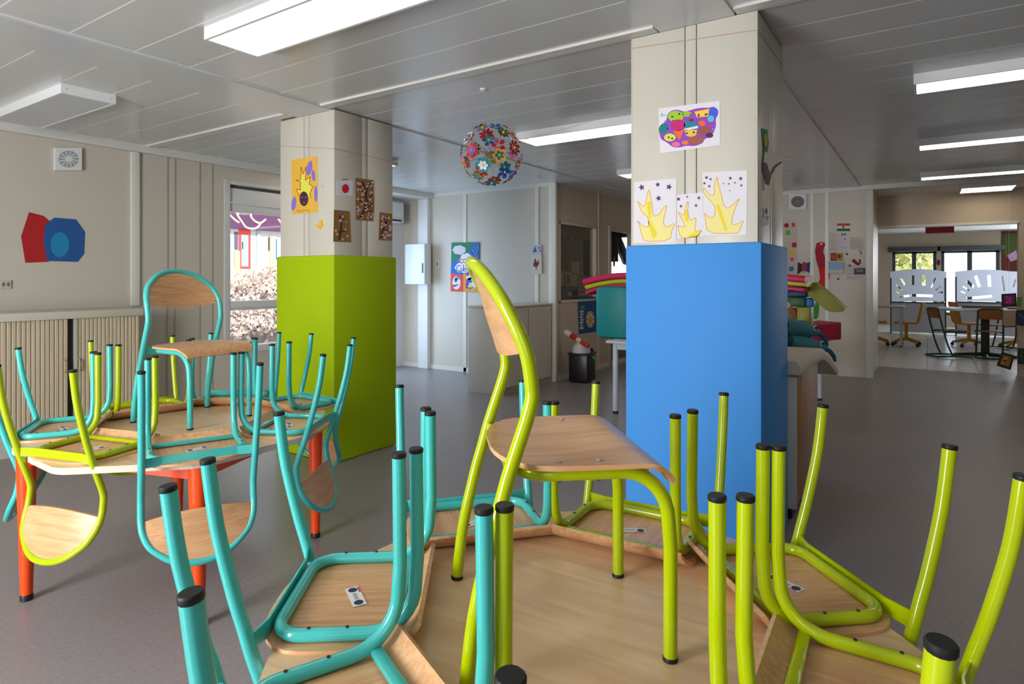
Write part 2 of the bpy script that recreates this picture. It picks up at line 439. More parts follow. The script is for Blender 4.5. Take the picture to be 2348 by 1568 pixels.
    for j in range(nz):
        bm.faces.new((Fv[0][j], Fv[0][j+1], Bk[0][j+1], Bk[0][j])); bm.faces.new((Fv[nx2][j+1], Fv[nx2][j], Bk[nx2][j], Bk[nx2][j+1]))
    bk = obj('backrest', bm, wm, root, True)
    for x, z in ((.13, .645), (-.13, .645), (.165, .56), (-.165, .56)):
        y = prof(z) - .030*max(0, 1 - (x/.186)**2)*max(0, min(1, (.706 - z)/.12))
        bm = new(); lathe(bm, [(.0045, -.003), (.0045, .001), (.003, .002)], 8)
        r_ = obj('rivet', bm, M_alu, bk); r_.location = (x, y + .005, z); r_.rotation_euler = (-PI/2, 0, 0)
    # maker's sticker under the seat
    zs = zt - th - .0036
    bm = new(); box(bm, -.041, .041, -.014, .014, -.0006, 0)
    st = obj('sticker', bm, M_paper, root); st.location = (-.004, -.146, zs); st.rotation_euler = (0, 0, math.radians(-24))
    for x in (-.028, .028):
        bm = new(); lathe(bm, [(.0095, -.0010), (.0095, -.0006)], 16, (x, 0)); obj('sticker_emblem', bm, mat(28, 44, 70, .6), st)
    bm = new()
    for k in range(7): box(bm, -.015 + k*.0042, -.0125 + k*.0042, -.004, .004, -.0009, -.0006)
    obj('sticker_print', bm, mat(150, 150, 150, .7), st)
    bm = new(); box(bm, .012, .036, .0105, .0135, -.0009, -.0006); obj('sticker_stripe', bm, mat(190, 60, 90, .7), st)
    return root
ZT = .628
def upright(x, y, deg, z=ZT): return Matrix.Translation((x, y, z)) @ Matrix.Rotation(math.radians(deg - 90), 4, 'Z')
def upturned(x, y, deg, z=ZT, tilt=.7, dz=0, roll=0):
    return Matrix.Translation((x, y, z + .3605 + dz)) @ Matrix.Rotation(math.radians(deg - 90), 4, 'Z') @ Matrix.Rotation(math.radians(tilt), 4, 'X') @ Matrix.Rotation(math.radians(roll), 4, 'Y') @ Matrix.Rotation(PI, 4, 'Y')
limeP = make_chair('school_chair', M_lime, M_back, '')
tealP = make_chair('school_chair', M_teal, M_back, '')
used = set()
def put_chair(color, M, label, group=None):
    P = limeP if color == 'lime' else tealP
    if color not in used:
        used.add(color); P.matrix_world = M; P['label'] = label
        if group: P['group'] = group
        return P
    return dup(P, M, label, group)
gN, gF = 'chairs upturned on the table in front of the blue pillar', 'chairs upturned on the orange-legged table'
put_chair('lime', upright(1.183, .479, -48.9), 'lime green school chair standing upright on an octagonal table')
put_chair('teal', upright(1.645, 2.735, -84), 'turquoise school chair standing upright on the orange-legged octagonal table')
near = [('teal', 1.251, .909, -131.5, 'upturned turquoise chair beside the upturned lime chair nearest the blue pillar'),
        ('teal', .980, .879, -53.5, 'upturned turquoise chair with its sticker fully visible, legs crossing those of another turquoise chair'),
        ('teal', .751, .649, -24.1, 'upturned turquoise chair overlapping the seat corner of the sticker-showing turquoise chair'),
        ('lime', 1.387, .637, -176.4, 'upturned lime chair in front of the blue pillar, next to an upturned turquoise chair'),
        ('lime', 1.354, .361, 131.8, 'upturned lime chair between two upturned lime chairs, sticker partly hidden by legs'),
        ('lime', 1.092, .225, 92.3, 'upturned lime chair whose seat shows curly wood grain at the table rim'),
        ('lime', .813, .371, 40.8, 'upturned lime chair facing the blue pillar across the whole table top')]
for c, x, y, a, lab in near: put_chair(c, upturned(x, y, a), lab, gN)
left = [('lime', 1.549, 3.144, -100.2, 'upturned lime chair on the orange-legged table, backrest towards the tambour cabinet'),
        ('teal', 1.289, 3.085, -33.9, 'upturned turquoise chair on the orange-legged table between two upturned lime chairs'),
        ('lime', 1.236, 2.744, 15.6, 'upturned lime chair with pale backrest hanging before an orange table leg'),
        ('teal', 1.370, 2.485, 66.9, 'upturned turquoise chair whose backrest hangs in front of the middle orange leg'),
        ('teal', 1.680, 2.503, 122.0, 'upturned turquoise chair whose backrest hangs in front of an orange leg near the green pillar'),
        ('teal', 1.937, 2.768, 176.1, 'upturned turquoise chair closest to the green padded pillar'),
        ('teal', 1.854, 3.063, -139.8, 'upturned turquoise chair on the orange-legged table, backrest towards the window')]
for c, x, y, a, lab in left: put_chair(c, upturned(x, y, a), lab, gF)

# ================================================================== TABLES
def octagon(r_ap, n=8, corner=.05, seg=4):
    R = r_ap / math.cos(PI/n); pts = []
    for k in range(n):
        a = 2*PI*(k + .5)/n; V = Vector((math.cos(a), math.sin(a)))*R
        A = Vector((math.cos(a - 2*PI/n), math.sin(a - 2*PI/n)))*R; B = Vector((math.cos(a + 2*PI/n), math.sin(a + 2*PI/n)))*R
        p = V + (A - V).normalized()*corner; q = V + (B - V).normalized()*corner
        for i in range(seg+1):
            t = i/seg; pts.append(tuple((1-t)**2*p + 2*t*(1-t)*V + t*t*q))
    return pts
def make_table(label, x, y, rot):
    t = thing('octagonal_table', label, 'table', (x, y, 0), math.radians(rot))
    bm = new(); prism(bm, octagon(.583), ZT - .0015, ZT); 
    bm2 = new(); prism(bm2, octagon(.583), ZT - .025, ZT - .0015)
    gr_ = math.radians(-87 - rot); bm.free(); bm = new()
    prism(bm, [(x*math.cos(-gr_) - y*math.sin(-gr_), x*math.sin(-gr_) + y*math.cos(-gr_)) for x, y in octagon(.583)], ZT - .0015, ZT)
    tt_ = obj('tabletop', bm, M_top, t); tt_.rotation_euler = (0, 0, gr_); obj('edge_band', bm2, M_edge, t)
    for k in (0, 2, 4, 6):
        a = 2*PI*(k + .5)/8; c = (math.cos(a)*.575, math.sin(a)*.575)
        bm = new(); lathe(bm, [(.021, .02), (.0365, ZT - .026)], 24, c); lg = obj('leg', bm, M_orange, t, True)
        bm = new(); lathe(bm, [(.019, 0), (.0225, .002), (.0225, .022), (.021, .026)], 20, c); obj('foot_cap', bm, M_black, lg, True)
        # steel gusset plates running from the leg along the rim
        for s in (-1, 1):
            a2 = a + s*PI/4; e = (math.cos(a2)*.50, math.sin(a2)*.50)
            d = Vector((e[0]-c[0], e[1]-c[1])); d.normalize(); nrm = Vector((-d.y, d.x))*.003
            L = .40; z1 = ZT - .0255
            q = [(.015, z1), (L, z1), (L, z1 - .012), (.06, z1 - .05), (.015, z1 - .055)]
            bm = new(); f1 = [bm.verts.new((c[0] + d.x*l + nrm.x, c[1] + d.y*l + nrm.y, z)) for l, z in q]
            f2 = [bm.verts.new((c[0] + d.x*l - nrm.x, c[1] + d.y*l - nrm.y, z)) for l, z in q]
            bm.faces.new(f1); bm.faces.new(f2[::-1])
            for i in range(5): bm.faces.new((f1[i], f1[(i+1) % 5], f2[(i+1) % 5], f2[i]))
            obj('apron', bm, M_orange, t)
    return t
make_table('octagonal wooden table with lime and turquoise chairs upturned, facing the blue pillar', 1.075, .551, 42.5)
make_table('octagonal wooden table on conical orange legs beside the green pillar', 1.513, 2.79, 43)
# ================================================================== PILLARS
def make_pillar(label, u0, u1, v0, v1, padm, padname):
    t = thing('pillar', label, 'pillar', (u0, v0, 0))
    a, b_ = u1 - u0, v1 - v0
    bx('core', .006, a - .006, .006, b_ - .006, 0, 2.5, mat(120, 112, 98, .6), t)  # core coloured dark so the gaps between panels read as shadow lines
    g = .05
    for lo, hi in ((0, a/2 - g/2 - .004), (a/2 - g/2, a/2 + g/2), (a/2 + g/2 + .004, a)):
        bx('panel', lo, hi, 0, .006, 0, 2.487, M_pillar, t, .0015)
        bx('panel', lo, hi, b_ - .006, b_, 0, 2.487, M_pillar, t, .0015)
    for lo, hi in ((.006, b_/2 - g/2 - .004), (b_/2 - g/2, b_/2 + g/2), (b_/2 + g/2 + .004, b_ - .006)):
        bx('panel', 0, .006, lo, hi, 0, 2.487, M_pillar, t, .0015)
        bx('panel', a - .006, a, lo, hi, 0, 2.487, M_pillar, t, .0015)
    p = bx('padding', -.022, a + .022, -.022, b_ + .022, .002, 1.462, padm, t, .012)
    p['label'] = padname
    return t
GU0, GU1, GV0, GV1 = 2.925, 3.497, 3.464, 4.072
BU0, BU1, BV0, BV1 = 2.882, 3.455, .622, 1.219
make_pillar('cream pillar wrapped in lime green padding', GU0, GU1, GV0, GV1, M_padg, 'lime green wipeable padding')
make_pillar('cream pillar wrapped in blue padding', BU0, BU1, BV0, BV1, M_padb, 'blue wipeable padding')
def ring(bm, u0, u1, v0, v1, z, r=.0018, e=.0025, dz=(0, 0, 0, 0)):
    sweep(bm, [(u0-e, v0-e, z+dz[0]), (u1+e, v0-e, z+dz[1]), (u1+e, v1+e, z+dz[2]), (u0-e, v1+e, z+dz[3])], r, 5, False, True)
bm = new(); ring(bm, GU0, GU1, GV0, GV1, 2.21, dz=(0, 0, .05, .09)); ring(bm, BU0, BU1, BV0, BV1, 2.40, dz=(0, 0, 0, .04))
def span(p, q, sag, n=14): return [Vector(p).lerp(Vector(q), k/n) - Vector((0, 0, sag*4*(k/n)*(1-k/n))) for k in range(n+1)]
sweep(bm, span((BU1 + .003, BV1 + .003, 2.34), (3.48, 2.5, 2.20), .01), .0018, 5)
sweep(bm, span((3.48, 2.5, 2.20), (GU1 + .003, GV0 - .003, 2.21), .01), .0018, 5)
tag(obj('string', bm, mat(196, 160, 120, .7)), 'thin tan string tied between the two padded pillars', 'string')

# ================================================================== CEILING LIGHTS
M_led = mat(255, 240, 216, .5, emit=4.6, name='led_diffuser')
M_ledoff = mat(205, 208, 214, .35, name='unlit_diffuser')
def light(label, u0, u1, v0, v1, on=True, group=None, z=2.44):
    t = thing('ceiling_light', label, 'ceiling light', (u0, v0, z), 0, group)
    a, b_ = u1 - u0, v1 - v0
    f = .014
    hb = new()
    box(hb, 0, f, 0, b_, 0, .06); box(hb, a - f, a, 0, b_, 0, .06); box(hb, f, a - f, 0, f, 0, .06); box(hb, f, a - f, b_ - f, b_, 0, .06); box(hb, f, a - f, f, b_ - f, .03, .06)
    obj('housing', hb, M_white, t)
    bx('diffuser', f, a - f, f, b_ - f, .002, .012, M_led if on else M_ledoff, t)
    for x in (.03, a - .03):
        sb = new(); lathe(sb, [(.004, -.001), (.004, .001)], 8); s = obj('screw', sb, M_alu, t); s.location = (x, 0, .03); s.rotation_euler = (PI/2, 0, 0)
    return t
G = 'lit ceiling lights in rows'
light('lit ceiling light above the octagonal tables, in front of the green pillar', 1.64, 1.93, 1.66, 2.87)
light('unlit ceiling light near the left wall vent', 1.62, 1.93, 4.42, 5.62, False)
light('lit ceiling light behind the flower ball', 4.27, 4.58, 1.62, 2.82)
light('lit ceiling light above the beige partition door opening', 6.36, 6.66, 1.66, 2.86)
light('lit ceiling light behind the green pillar near the recess', 4.30, 4.60, 4.48, 5.68)
for k, u in enumerate((4.34, 6.40, 8.45)):
    light(['lit ceiling light over the grey floor beside the blue pillar', 'lit ceiling light second along the row towards the canteen opening', 'lit ceiling light just before the white beam at the canteen opening'][k], u, u + .26, -1.14, .065)
light('added ceiling light brightening the room behind the partition', 7.5, 7.8, 4.6, 5.8, True)  # added fixture, mostly out of sight, to brighten this dim room
light('added unseen ceiling light brightening the canteen beside the opening', 12.4, 12.7, -3.9, -2.7, True)  # added out of view to brighten the canteen
light('added unseen ceiling light brightening the canteen near the frosted screens', 15.0, 15.3, -3.9, -2.7, True)  # second added fixture out of view, same purpose
light('small lit ceiling light between white beam and canteen opening', 9.78, 10.34, -.93, -.36)
# smoke detector dot
bm = new(); lathe(bm, [(.012, 2.488), (.022, 2.492), (.022, 2.5)], 14, tuple(on_z(1108, 204, 2.5)[:2])); tag(obj('ceiling_hook', bm, M_white, smooth=True), 'small white button on the ceiling above the flower ball', 'hook')

# ================================================================== FLOWER BALL
BC = Vector((3.48, 2.5, 2.155)); BR = .205
ball = thing('flower_ball', 'hanging ball of colourful metal flowers on a string between the pillars', 'decoration', BC)
pal = [(20, 110, 190), (200, 40, 30), (225, 150, 20), (230, 225, 220), (40, 60, 150), (150, 25, 40), (140, 90, 160), (30, 100, 60), (225, 80, 20), (190, 110, 150), (120, 150, 20), (150, 95, 20), (200, 20, 80), (20, 130, 150)]
def flower(n, r, wd, layer, curl):
    bm = new()
    for k in range(n):
        a = 2*PI*k/n; c, s = math.cos(a), math.sin(a)
        P = [(.15*r, 0), (.5*r, wd*r), (.85*r, wd*r*.9), (r, 0), (.85*r, -wd*r*.9), (.5*r, -wd*r)]
        vs_ = [bm.verts.new((x*c - y*s, x*s + y*c, layer + curl*(x/r)**2)) for x, y in P]
        bm.faces.new(vs_)
    return bm
rnd = random.Random(3); NF = 34
stems = new()
for k in range(NF):
    zz = 1 - 2*(k + .5)/NF; rr = math.sqrt(1 - zz*zz); ph = k*2.399963
    n = Vector((rr*math.cos(ph), rr*math.sin(ph), zz))
    q = n.to_track_quat('Z', 'Y').to_matrix().to_4x4()
    Mx = Matrix.Translation(n*BR) @ q @ Matrix.Rotation(rnd.random()*6, 4, 'Z')
    c1 = pal[(k*5) % len(pal)]; c2 = pal[(k*5 + 3 + k % 3) % len(pal)]; c3 = [(235, 210, 80), (170, 220, 180), (220, 70, 90), (240, 235, 160)][k % 4]
    npet = 5 + k % 4; r = .046 + .012*rnd.random()
    fl = obj('flower', flower(npet, r, .30 if npet < 7 else .22, 0, .006), mat(*c1, .35, 0, .6), ball); fl.matrix_local = Mx
    obj('inner_petals', flower(npet, r*.62, .3 if npet < 7 else .22, .004, .005), mat(*c2, .35, 0, .6), fl)
    cb = new(); bmesh.ops.create_icosphere(cb, subdivisions=1, radius=.007); bmesh.ops.translate(cb, verts=cb.verts, vec=(0, 0, .007)); obj('flower_centre', cb, mat(*c3, .3), fl, True)
    sweep(stems, [n*.02, n*(BR - .001)], .0009, 4)
obj('stems', stems, mat(150, 120, 110, .5), ball)
bm = new(); bmesh.ops.create_icosphere(bm, subdivisions=2, radius=.024); obj('hub', bm, mat(150, 120, 110, .4), ball, True)

# ================================================================== FLAT THINGS ON THE WALLS
ROT = {'u': Matrix(((0, 0, -1, 0), (-1, 0, 0, 0), (0, 1, 0, 0), (0, 0, 0, 1))), 'v': Matrix(((1, 0, 0, 0), (0, 0, -1, 0), (0, 1, 0, 0), (0, 0, 0, 1)))}
class Sheet:
    """a flat thing on a wall plane; its outline and print are given as directions (pixels) met with that plane"""
    def __init__(s, name, label, cat, face, c, outline, m, th=.0012, group=None, off=.0008):
        s.face, s.c, s.th = face, c, th
        P = [s.raw(*p) for p in outline]
        s.o = (sum(p[0] for p in P)/len(P), sum(p[1] for p in P)/len(P))
        bm = new(); prism(bm, [(x - s.o[0], y - s.o[1]) for x, y in P], 0, th)
        T = Matrix.Translation((c - off, -s.o[0], s.o[1])) if face == 'u' else Matrix.Translation((s.o[0], c - off, s.o[1]))
        s.ob = tag(obj(name, bm, m, M=T @ ROT[face]), label, cat, group)
        s.n = 0
    def raw(s, px, py):
        if s.face == 'u': p = on_u(px, py, s.c); return (-p.y, p.z)
        p = on_v(px, py, s.c); return (p.x, p.z)
    def loc(s, pts): return [(x - s.o[0], y - s.o[1]) for x, y in (s.raw(*p) for p in pts)]
    def art(s, name, pts, m, layer=1):
        bm = new(); vs_ = [bm.verts.new((x, y, s.th + .0005*layer)) for x, y in s.loc(pts)]; bm.faces.new(vs_)
        o = obj(name, bm, m, s.ob)
        if o.data.polygons[0].normal.z < 0: o.data.flip_normals()
        return o
    def many(s, name, polys, m, layer=1):
        bm = new()
        for pts in polys:
            vs_ = [bm.verts.new((x, y, s.th + .0005*layer)) for x, y in s.loc(pts)]; bm.faces.new(vs_)
        for f in bm.faces:
            f.normal_update()
        return obj(name, bm, m, s.ob)
    def text(s, name, txt, px, py, size_px, m, layer=3, rot=0):
        cu = bpy.data.curves.new('t', 'FONT'); cu.body = txt; cu.align_x = 'CENTER'; cu.align_y = 'CENTER'
        q = s.loc([(px, py), (px, py - size_px)]); cu.size = (q[1][1] - q[0][1])
        to = bpy.data.objects.new('t', cu); COL.objects.link(to)
        me = bpy.data.meshes.new_from_object(to.evaluated_get(bpy.context.evaluated_depsgraph_get()))
        bpy.data.objects.remove(to); me.materials.clear(); me.materials.append(m)
        o = bpy.data.objects.new(name, me); COL.objects.link(o); o.parent = s.ob
        o.location = (q[0][0], q[0][1], s.th + .0005*layer); o.rotation_euler = (0, 0, rot); return o
def ell(cx, cy, rx, ry, n=16, a=0): return [(cx + rx*math.cos(2*PI*k/n)*math.cos(a) - ry*math.sin(2*PI*k/n)*math.sin(a), cy + rx*math.cos(2*PI*k/n)*math.sin(a) + ry*math.sin(2*PI*k/n)*math.cos(a)) for k in range(n)]
def star(cx, cy, r, a=-PI/2): return [(cx + (r if k % 2 == 0 else r*.42)*math.cos(a + k*PI/5), cy + (r if k % 2 == 0 else r*.42)*math.sin(a + k*PI/5)) for k in range(10)]
def stroke(pts, w):
    out = []
    for (x0, y0), (x1, y1) in zip(pts, pts[1:]):
        d = math.hypot(x1-x0, y1-y0) or 1; nx, ny = -(y1-y0)/d*w/2, (x1-x0)/d*w/2
        out.append([(x0+nx, y0+ny), (x1+nx, y1+ny), (x1-nx, y1-ny), (x0-nx, y0-ny)])
    return out
def chaikin(P):
    out = []
    for (x0, y0), (x1, y1) in zip(P, P[1:] + P[:1]): out += [(x0*.8 + x1*.2, y0*.8 + y1*.2), (x0*.2 + x1*.8, y0*.2 + y1*.8)]
    return out
def rect(x0, y0, x1, y1): return [(x0, y0), (x1, y0), (x1, y1), (x0, y1)]
def wob(poly, a, seed=1):
    r = random.Random(seed); return [(x + r.uniform(-a, a), y + r.uniform(-a, a)) for x, y in poly]

# --- blue pillar, front face
K = crop(1400, 180, 460/1717)
fb = BU0
s = Sheet('drawing', 'colourful doodle drawing of sweets inside a purple outline on the blue pillar', 'drawing', 'u', fb, K([(412, 258), (935, 190), (940, 570), (425, 640)]), M_paper)
cl = K([(415, 440), (440, 395), (480, 360), (490, 300), (530, 272), (580, 268), (630, 285), (690, 270), (730, 258), (790, 250), (840, 252), (880, 240), (918, 262), (925, 300), (900, 350), (905, 410), (880, 470), (850, 500), (805, 520), (790, 555), (720, 580), (650, 575), (600, 590), (540, 592), (480, 545), (430, 520)])
s.art('outline_cloud', chaikin(cl), mat(150, 60, 190, .7), 1)
def blobs(S, items, K):
    for nm, col, pts, ly in items: S.art(nm, K(pts), mat(*col, .7), ly)
blobs(s, [('green_blob', (160, 200, 30), ell(560, 325, 68, 48), 2), ('green_blob', (150, 190, 50), ell(655, 305, 40, 24), 2), ('magenta_blob', (200, 20, 110), ell(580, 400, 62, 50), 3),
          ('orange_cone', (235, 110, 40), [(535, 450), (630, 440), (595, 530)], 3), ('teal_dome', (20, 130, 150), ell(690, 400, 62, 42), 3), ('cupcake_cup', (240, 190, 60), [(635, 440), (745, 440), (730, 490), (690, 502), (650, 490)], 4),
          ('yellow_block', (245, 205, 60), [(720, 285), (850, 260), (835, 325), (740, 335)], 2), ('blue_drop', (60, 90, 220), ell(880, 290, 38, 42), 2), ('cyan_blob', (80, 190, 215), ell(860, 345, 28, 28), 3),
          ('orange_ball', (240, 100, 30), ell(785, 385, 30, 26), 3), ('brown_biscuit', (150, 80, 70), ell(805, 445, 62, 34, a=-.3), 2), ('brown_biscuit', (160, 85, 75), ell(730, 530, 72, 38, a=-.15), 2),
          ('dark_berry', (80, 20, 60), ell(848, 487, 32, 22), 3), ('teal_swirl', (10, 120, 130), ell(455, 430, 38, 50, a=.5), 2), ('yellow_cat', (215, 225, 60), ell(510, 505, 50, 34), 3), ('pink_shell', (235, 110, 150), ell(562, 565, 36, 22), 3),
          ('white_frosting', (225, 235, 235), [(630, 432), (750, 405), (752, 425), (632, 448)], 4), ('maroon_cherry', (130, 10, 60), ell(693, 358, 20, 14), 4), ('orange_carrot', (235, 130, 30), ell(640, 550, 28, 18), 3)], K)
for k, (x, y) in enumerate([(530, 328), (590, 305), (655, 470), (715, 462), (755, 322), (815, 310), (500, 505), (530, 515)]):
    s.art('eye', K(ell(x, y, 9, 9, 8)), mat(20, 60, 110, .7), 5)
for k in range(16): s.art('dot', K(ell(440 + (k*97) % 460, 300 + (k*61) % 240, 6, 6, 8)), mat(90, 190, 220, .7), 2)
s.many('signature', [p for q in ([(430, 330), (445, 300), (450, 325)], [(455, 325), (470, 310), (480, 320)]) for p in stroke(K(q), 1.2)], mat(60, 150, 150, .8), 1)
def flame_sheet(label, outline, flame, stars, seed, inner):
    S = Sheet('drawing', label, 'drawing', 'u', fb, K(outline), M_paper); flame = chaikin(flame)
    S.many('flame_outline', stroke(K(flame + flame[:1]), 1.6), mat(236, 170, 110, .8), 2)
    S.art('flame', K(flame), mat(240, 228, 146, .8), 1)
    for q in inner: S.art('flame_heart', K(q), mat(238, 214, 50, .8), 2)
    for k, (x, y, r) in enumerate(stars): S.art('star', K(star(x, y, r, -PI/2 + .3*((k % 3) - 1))), mat(86, 40, 100, .7), 2)
flame_sheet('crayon drawing of yellow flames under four purple stars', [(205, 885), (565, 855), (560, 1392), (195, 1410)],
    [(290, 1395), (265, 1330), (245, 1240), (228, 1215), (280, 1265), (330, 1275), (325, 1190), (270, 1145), (228, 1040), (290, 1110), (310, 1030), (330, 935), (350, 1040), (360, 1110), (365, 1180), (420, 1165), (450, 1110), (485, 1080), (465, 1160), (450, 1240), (480, 1275), (555, 1235), (525, 1300), (510, 1385)],
    [(268, 932, 30), (405, 908, 24), (502, 928, 30), (412, 1025, 28)], 1, [[(320, 1220), (345, 1220), (400, 1330), (370, 1380), (340, 1300)], [(310, 1060), (345, 1050), (350, 1190), (330, 1200)]])
flame_sheet('small crayon drawing of yellow flames between two taller flame drawings', [(570, 995), (790, 975), (795, 1345), (575, 1372)],
    [(600, 1365), (575, 1255), (590, 1265), (640, 1270), (625, 1225), (570, 1135), (630, 1180), (645, 1090), (668, 1045), (660, 1140), (680, 1220), (735, 1185), (725, 1270), (720, 1310), (785, 1295), (750, 1350), (670, 1362)],
    [(583, 1032, 20), (658, 1012, 12), (757, 1022, 18), (604, 1093, 16), (733, 1087, 17)], 2, [[(670, 1340), (780, 1300), (750, 1352), (672, 1362)], [(640, 1130), (660, 1120), (665, 1230), (640, 1220)]])
flame_sheet('tall crayon drawing of yellow flames with two clusters of purple stars', [(790, 805), (1170, 785), (1165, 1340), (795, 1345)],
    [(830, 1325), (810, 1180), (798, 1150), (850, 1195), (890, 1185), (900, 1100), (850, 1040), (800, 985), (790, 925), (850, 1000), (890, 1000), (890, 900), (915, 832), (920, 900), (950, 1000), (965, 1080), (1000, 1115), (1050, 1080), (1110, 1020), (1075, 1090), (1045, 1170), (1035, 1250), (1080, 1250), (1145, 1210), (1105, 1290), (1095, 1325)],
    [(822, 848, 18), (857, 862, 14), (805, 897, 15), (846, 922, 14), (1026, 853, 18), (1115, 857, 20), (1120, 915, 14), (1065, 892, 11), (1014, 902, 11), (968, 900, 8), (1022, 960, 8)], 3, [[(905, 1080), (930, 1080), (1000, 1290), (985, 1310), (930, 1160)]])
# --- blue pillar, side face
s = Sheet('paper_plant', 'green paper flower with a black stem on the side of the blue pillar', 'decoration', 'v', BV0, K([(1285, 425), (1340, 440), (1350, 560), (1338, 630), (1300, 600)]), mat(20, 120, 50, .7))
s.art('yellow_spot', K(ell(1325, 530, 14, 60)), mat(200, 180, 30, .7)); s.many('stem', stroke(K([(1310, 520), (1305, 640), (1298, 740)]), 3), mat(20, 25, 20, .7), 2)
s = Sheet('twig_ornament', 'purple yarn twig ornament on the side of the blue pillar', 'decoration', 'v', BV0, K([(1290, 715), (1325, 720), (1355, 810), (1368, 830), (1350, 910), (1330, 900), (1300, 800)]), mat(120, 80, 90, .8), .004)
s.many('twig', stroke(K([(1365, 820), (1395, 760), (1455, 715)]), 3.5) + stroke(K([(1295, 720), (1300, 960)]), 2), mat(30, 28, 26, .7), 2)
s = Sheet('picture_card', 'small white card with dark figure on the side of the blue pillar', 'card', 'v', BV0, K([(1290, 1110), (1340, 1105), (1350, 1250), (1300, 1270)]), M_paper)
s.art('dark_figure', K([(1320, 1180), (1355, 1180), (1335, 1215)]), M_black); s.art('blue_figure', K(ell(1328, 1135, 9, 26)), mat(40, 60, 120, .7)); s.art('dark_edge', K(rect(1298, 1110, 1308, 1200)), M_black)
# --- green pillar
K = crop(600, 220, 520/1853); fg = GU0
s = Sheet('hand_painting', 'orange painting of a yellow hand with purple blobs on the green pillar', 'drawing', 'u', fg, K([(243, 522), (455, 494), (460, 950), (250, 968)]), mat(228, 176, 60, .75))
s.art('hand', K([(300, 800), (285, 760), (320, 770), (318, 700), (280, 690), (320, 685), (325, 580), (340, 640), (365, 580), (360, 690), (400, 660), (390, 720), (420, 740), (395, 800), (405, 830), (380, 820), (345, 780)]), mat(222, 222, 80, .75))
s.many('hand_outline', stroke(K([(310, 820), (285, 760), (320, 770), (318, 700), (280, 690), (320, 685), (325, 580), (340, 640), (365, 580), (360, 690), (400, 660), (390, 720), (420, 740), (395, 800), (405, 830)]), 1.6), mat(190, 90, 30, .7), 2)
for q in (ell(392, 590, 22, 62, a=.2), ell(425, 650, 15, 48, a=-.1), ell(444, 800, 13, 66), ell(265, 880, 19, 58, a=.15)): s.art('purple_blob', K(q), mat(130, 110, 205, .75), 1)
s.art('dark_face', K(ell(348, 840, 36, 60)), mat(60, 28, 56, .75), 3)
for q in (ell(333, 830, 8, 5), ell(365, 828, 8, 5), ell(350, 870, 10, 4)): s.art('face_mark', K(q), mat(170, 100, 80, .75), 4)
s.many('pencil_signature', stroke(K([(290, 930), (300, 950), (315, 935), (330, 950), (345, 930), (400, 940)]), 1.2), mat(150, 110, 60, .8), 1)
s = Sheet('paper_bird', 'small yellow folded paper shape on the green pillar', 'decoration', 'u', fg, K([(437, 1050), (470, 1060), (480, 1012), (495, 1015), (503, 1060), (480, 1088), (455, 1075)]), mat(228, 180, 20, .7), .004)
s = Sheet('tape_scrap', 'tiny bluish tape scrap on the green pillar', 'tape', 'u', fg, K([(478, 738), (510, 725), (508, 748), (490, 745)]), mat(170, 185, 200, .6))
s = Sheet('flag_drawing', 'white paper flag with a red disc on the green pillar', 'flag', 'v', GV0, K([(612, 692), (745, 690), (742, 815), (618, 812)]), M_paper)
s.art('red_disc', K(ell(683, 757, 29, 37, 24)), mat(205, 20, 30, .7)); s.many('tape', stroke(K([(655, 682), (700, 682)]), 1.5), mat(90, 80, 80, .7))
def blossom(label, outline, branches, spots, seed):
    S = Sheet('blossom_painting', label, 'drawing', 'v', GV0, K(outline), mat(142, 104, 50, .8))
    for bpts, wd in branches: S.many('branch', stroke(K(bpts), wd), mat(40, 22, 22, .8), 1)
    r = random.Random(seed)
    for x, y in spots: S.art('blossom', K(wob(ell(x, y, r.uniform(7, 13), r.uniform(7, 13), 8), 2, int(x))), mat(222, 178, 190, .8), 2)
r = random.Random(5)
blossom('tall brown painting of a black branching tree with pale blossoms', [(766, 668), (912, 688), (918, 900), (908, 1024), (768, 1012)],
    [([(790, 1000), (835, 945), (855, 850), (850, 780), (820, 700)], 3.2), ([(852, 790), (885, 710)], 2.4), ([(845, 830), (795, 730)], 2.2), ([(850, 880), (905, 800)], 2.4), ([(848, 900), (780, 830)], 2.2), ([(842, 930), (905, 880)], 2.2), ([(838, 945), (785, 920)], 2), ([(835, 950), (900, 940)], 2)],
    [(r.uniform(782, 905), r.uniform(700, 1005)) for _ in range(40)], 1)
blossom('brown painting of a curled black branch with pink blossoms at the pillar edge', [(590, 930), (718, 942), (730, 1195), (584, 1190)],
    [([(630, 1175), (645, 1110), (650, 1040), (630, 1000), (660, 970), (670, 1010)], 3), ([(645, 1110), (695, 1100), (690, 1080)], 2.2), ([(640, 1120), (615, 1100)], 2)],
    [(640, 1020), (690, 1030), (605, 1100), (612, 1130), (685, 1090), (700, 1145), (660, 1170), (660, 985)], 2)
blossom('narrow brown painting densely dotted with pink blossoms', [(962, 950), (1066, 962), (1064, 1182), (955, 1178)],
    [([(965, 1165), (990, 1090), (1030, 1010)], 2.4), ([(990, 1090), (1040, 1100)], 1.8)], [(r.uniform(975, 1050), r.uniform(975, 1165)) for _ in range(30)], 3)
